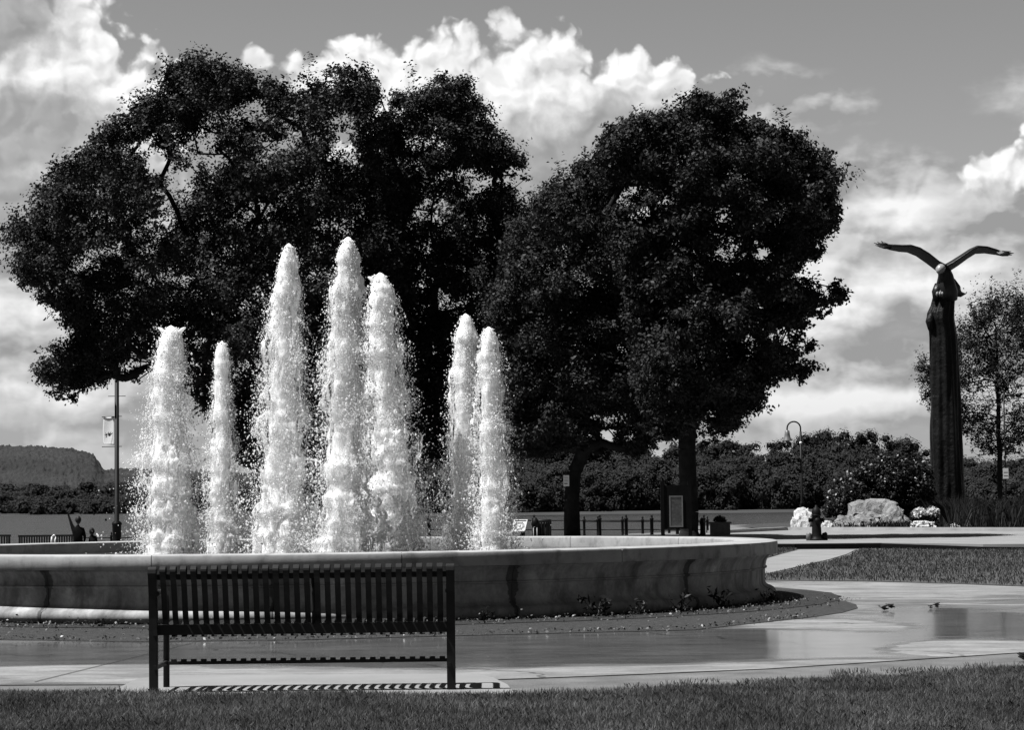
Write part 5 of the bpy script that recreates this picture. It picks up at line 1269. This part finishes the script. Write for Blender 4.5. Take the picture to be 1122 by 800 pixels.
# ------------------------------------------------------------------ river markers
def buoy(px, py, label, mat='sign_dark', s=1.0):
    q = G(px, py, WATER_Z); m_ = MB(); rr = 1.1 * q.y / F_PX * s
    m_.lathe([(rr * 0.8, -0.3), (rr, 0.1), (rr, rr * 1.5), (rr * 0.5, rr * 2.2), (0.0, rr * 2.3)], 14, cap=False)
    o = m_.build('buoy', M[mat], None, True); o.location = q; tag(o, label, 'buoy', 'channel markers')
buoy(103, 564.5, 'farther of two dark buoys on the river left of the lamp post', s=0.9)
buoy(116, 571, 'nearer of two dark buoys on the river left of the lamp post')
buoy(643.5, 563.5, 'small white buoy on the river right of the leaning tree', 'white_paint', 0.9)

# ------------------------------------------------------------------ weeds and debris
def weed(px, py, s, seed, label):
    r = np.random.default_rng(seed); q = G(px, py); root = empty('weed', (q.x, q.y, 0.006)); tag(root, label, 'weed', 'weeds at the foot of the fountain wall')
    V, Fc = [], []; p0, p1 = [], []
    ns = 6
    for i in range(ns):
        a = r.uniform(0, 6.28); t = np.array([math.cos(a) * s * r.uniform(.3, .8), math.sin(a) * s * 0.4, s * r.uniform(.5, 1.0)]); p0.append((0, 0, 0)); p1.append(t)
    v, f = frusta(np.array(p0, float), np.array(p1), np.full(ns, 0.006), np.full(ns, 0.002), 5); np_mesh('stems', v, f, M['leaf_weed'], root)
    n = 46; i = r.integers(0, ns, n); c = np.array(p1)[i] * r.uniform(.35, 1.05, (n, 1)) + r.normal(0, 0.025, (n, 3)); c[:, 2] = np.maximum(c[:, 2], 0.012)
    nr = unit(n, r) + [0, -0.3, 0.5]; nr /= np.linalg.norm(nr, axis=1, keepdims=True)
    v, f = leaf_quads(c, nr, s * 0.22 * r.uniform(.5, 1.2, n), 0.35, r); np_mesh('leaves', v, f, M['leaf_weed'], root)
weed(655, 677, 0.24, 51, 'largest dark spiky weed below the fountain wall, right of the bench')
weed(697, 675, 0.14, 52, 'small drooping weed against the wall, right of the largest weed')
weed(745, 672, 0.20, 53, 'dark bushy weed at the wall below the second dark joint stain')
weed(790, 668, 0.20, 54, 'tall narrow weed near the right end of the fountain wall')
weed(840, 661, 0.16, 55, 'sunlit weed at the right corner of the fountain')
weed(531, 683, 0.13, 56, 'small weed at the wall just right of the bench back')
weed(110, 688, 0.09, 57, 'low weed among dry leaves at the left of the wall')
def litter(n, seed):
    r = np.random.default_rng(seed); a = r.uniform(RAD(-160), RAD(-12), n); rr = RW + 0.13 + r.exponential(0.42, n); rr = np.where(rr > RW + 1.15, RW + r.uniform(0.13, 1.15, n), rr)
    c = np.stack([FC.x + rr * np.cos(a), FC.y + rr * np.sin(a), 0.012 + r.exponential(0.014, n)], 1)
    edge = r.random(n) < 0.22                                  # leaves caught along the outer edge of the bed
    bp = np.array([(p.x, p.y) for p in bed[:9]]); seg = r.integers(0, len(bp) - 1, n); t = r.random((n, 1)); e = bp[seg] * (1 - t) + bp[seg + 1] * t + r.normal(0, 0.10, (n, 2)) + [0, 0.12]
    c[edge, 0] = e[edge, 0]; c[edge, 1] = e[edge, 1]
    nr = unit(n, r) * 0.8 + [0, 0, 0.7]; nr /= np.linalg.norm(nr, axis=1, keepdims=True)
    v, f = leaf_quads(c, nr, r.uniform(0.006, 0.020, n), 0.6, r); tag(np_mesh('leaf_litter', v, f, M['litter']), 'scattered dry leaves on the soil round the fountain wall', 'leaf litter', None, 'stuff')
litter(3600, 61)
def leaf_clump(px, py, s, seed, label):
    r = np.random.default_rng(seed); q = G(px, py, 0.012); n = 7
    V, Fc = [], []
    bm = bmesh.new()
    for i in range(n):
        a = r.uniform(0, 6.28); w = s * r.uniform(.25, .5); l = s * r.uniform(.5, 1.0); c = Vector((r.normal() * s * 0.35, r.normal() * s * 0.2, 0.008 + 0.006 * i)); e = Vector((math.cos(a), math.sin(a), r.uniform(-.1, .5))).normalized(); nn_ = e.cross(Vector((0, 0, 1))).normalized()
        grid = []
        for u in range(5):
            t = u / 4; ww = w * math.sin(math.pi * (0.12 + 0.8 * t)); cc = c + e * l * (t - 0.5) + Vector((0, 0, s * 0.35 * (t - 0.4) ** 2))
            grid.append([bm.verts.new(cc - nn_ * ww + Vector((0, 0, ww * 0.6))), bm.verts.new(cc), bm.verts.new(cc + nn_ * ww + Vector((0, 0, ww * 0.6)))])
        for u in range(4):
            for k_ in range(2): bm.faces.new((grid[u][k_], grid[u][k_ + 1], grid[u + 1][k_ + 1], grid[u + 1][k_]))
    zmin = min(v.co.z for v in bm.verts)
    for v in bm.verts: v.co.z -= zmin
    me = bpy.data.meshes.new('dry_leaves'); bm.to_mesh(me); bm.free(); o = link('dry_leaves', me, M['litter']); o.location = (q.x, q.y, 0.004); tag(o, label, 'leaf debris', 'dry leaf clumps on the paving')
leaf_clump(971, 668, 0.10, 71, 'curled dry leaf clump on the wet paving, left of the column reflection')
leaf_clump(1025, 666, 0.08, 72, 'small curled leaf at the upper edge of the puddle')
leaf_clump(1120, 723, 0.07, 73, 'dark leaf at the right edge by the grass')
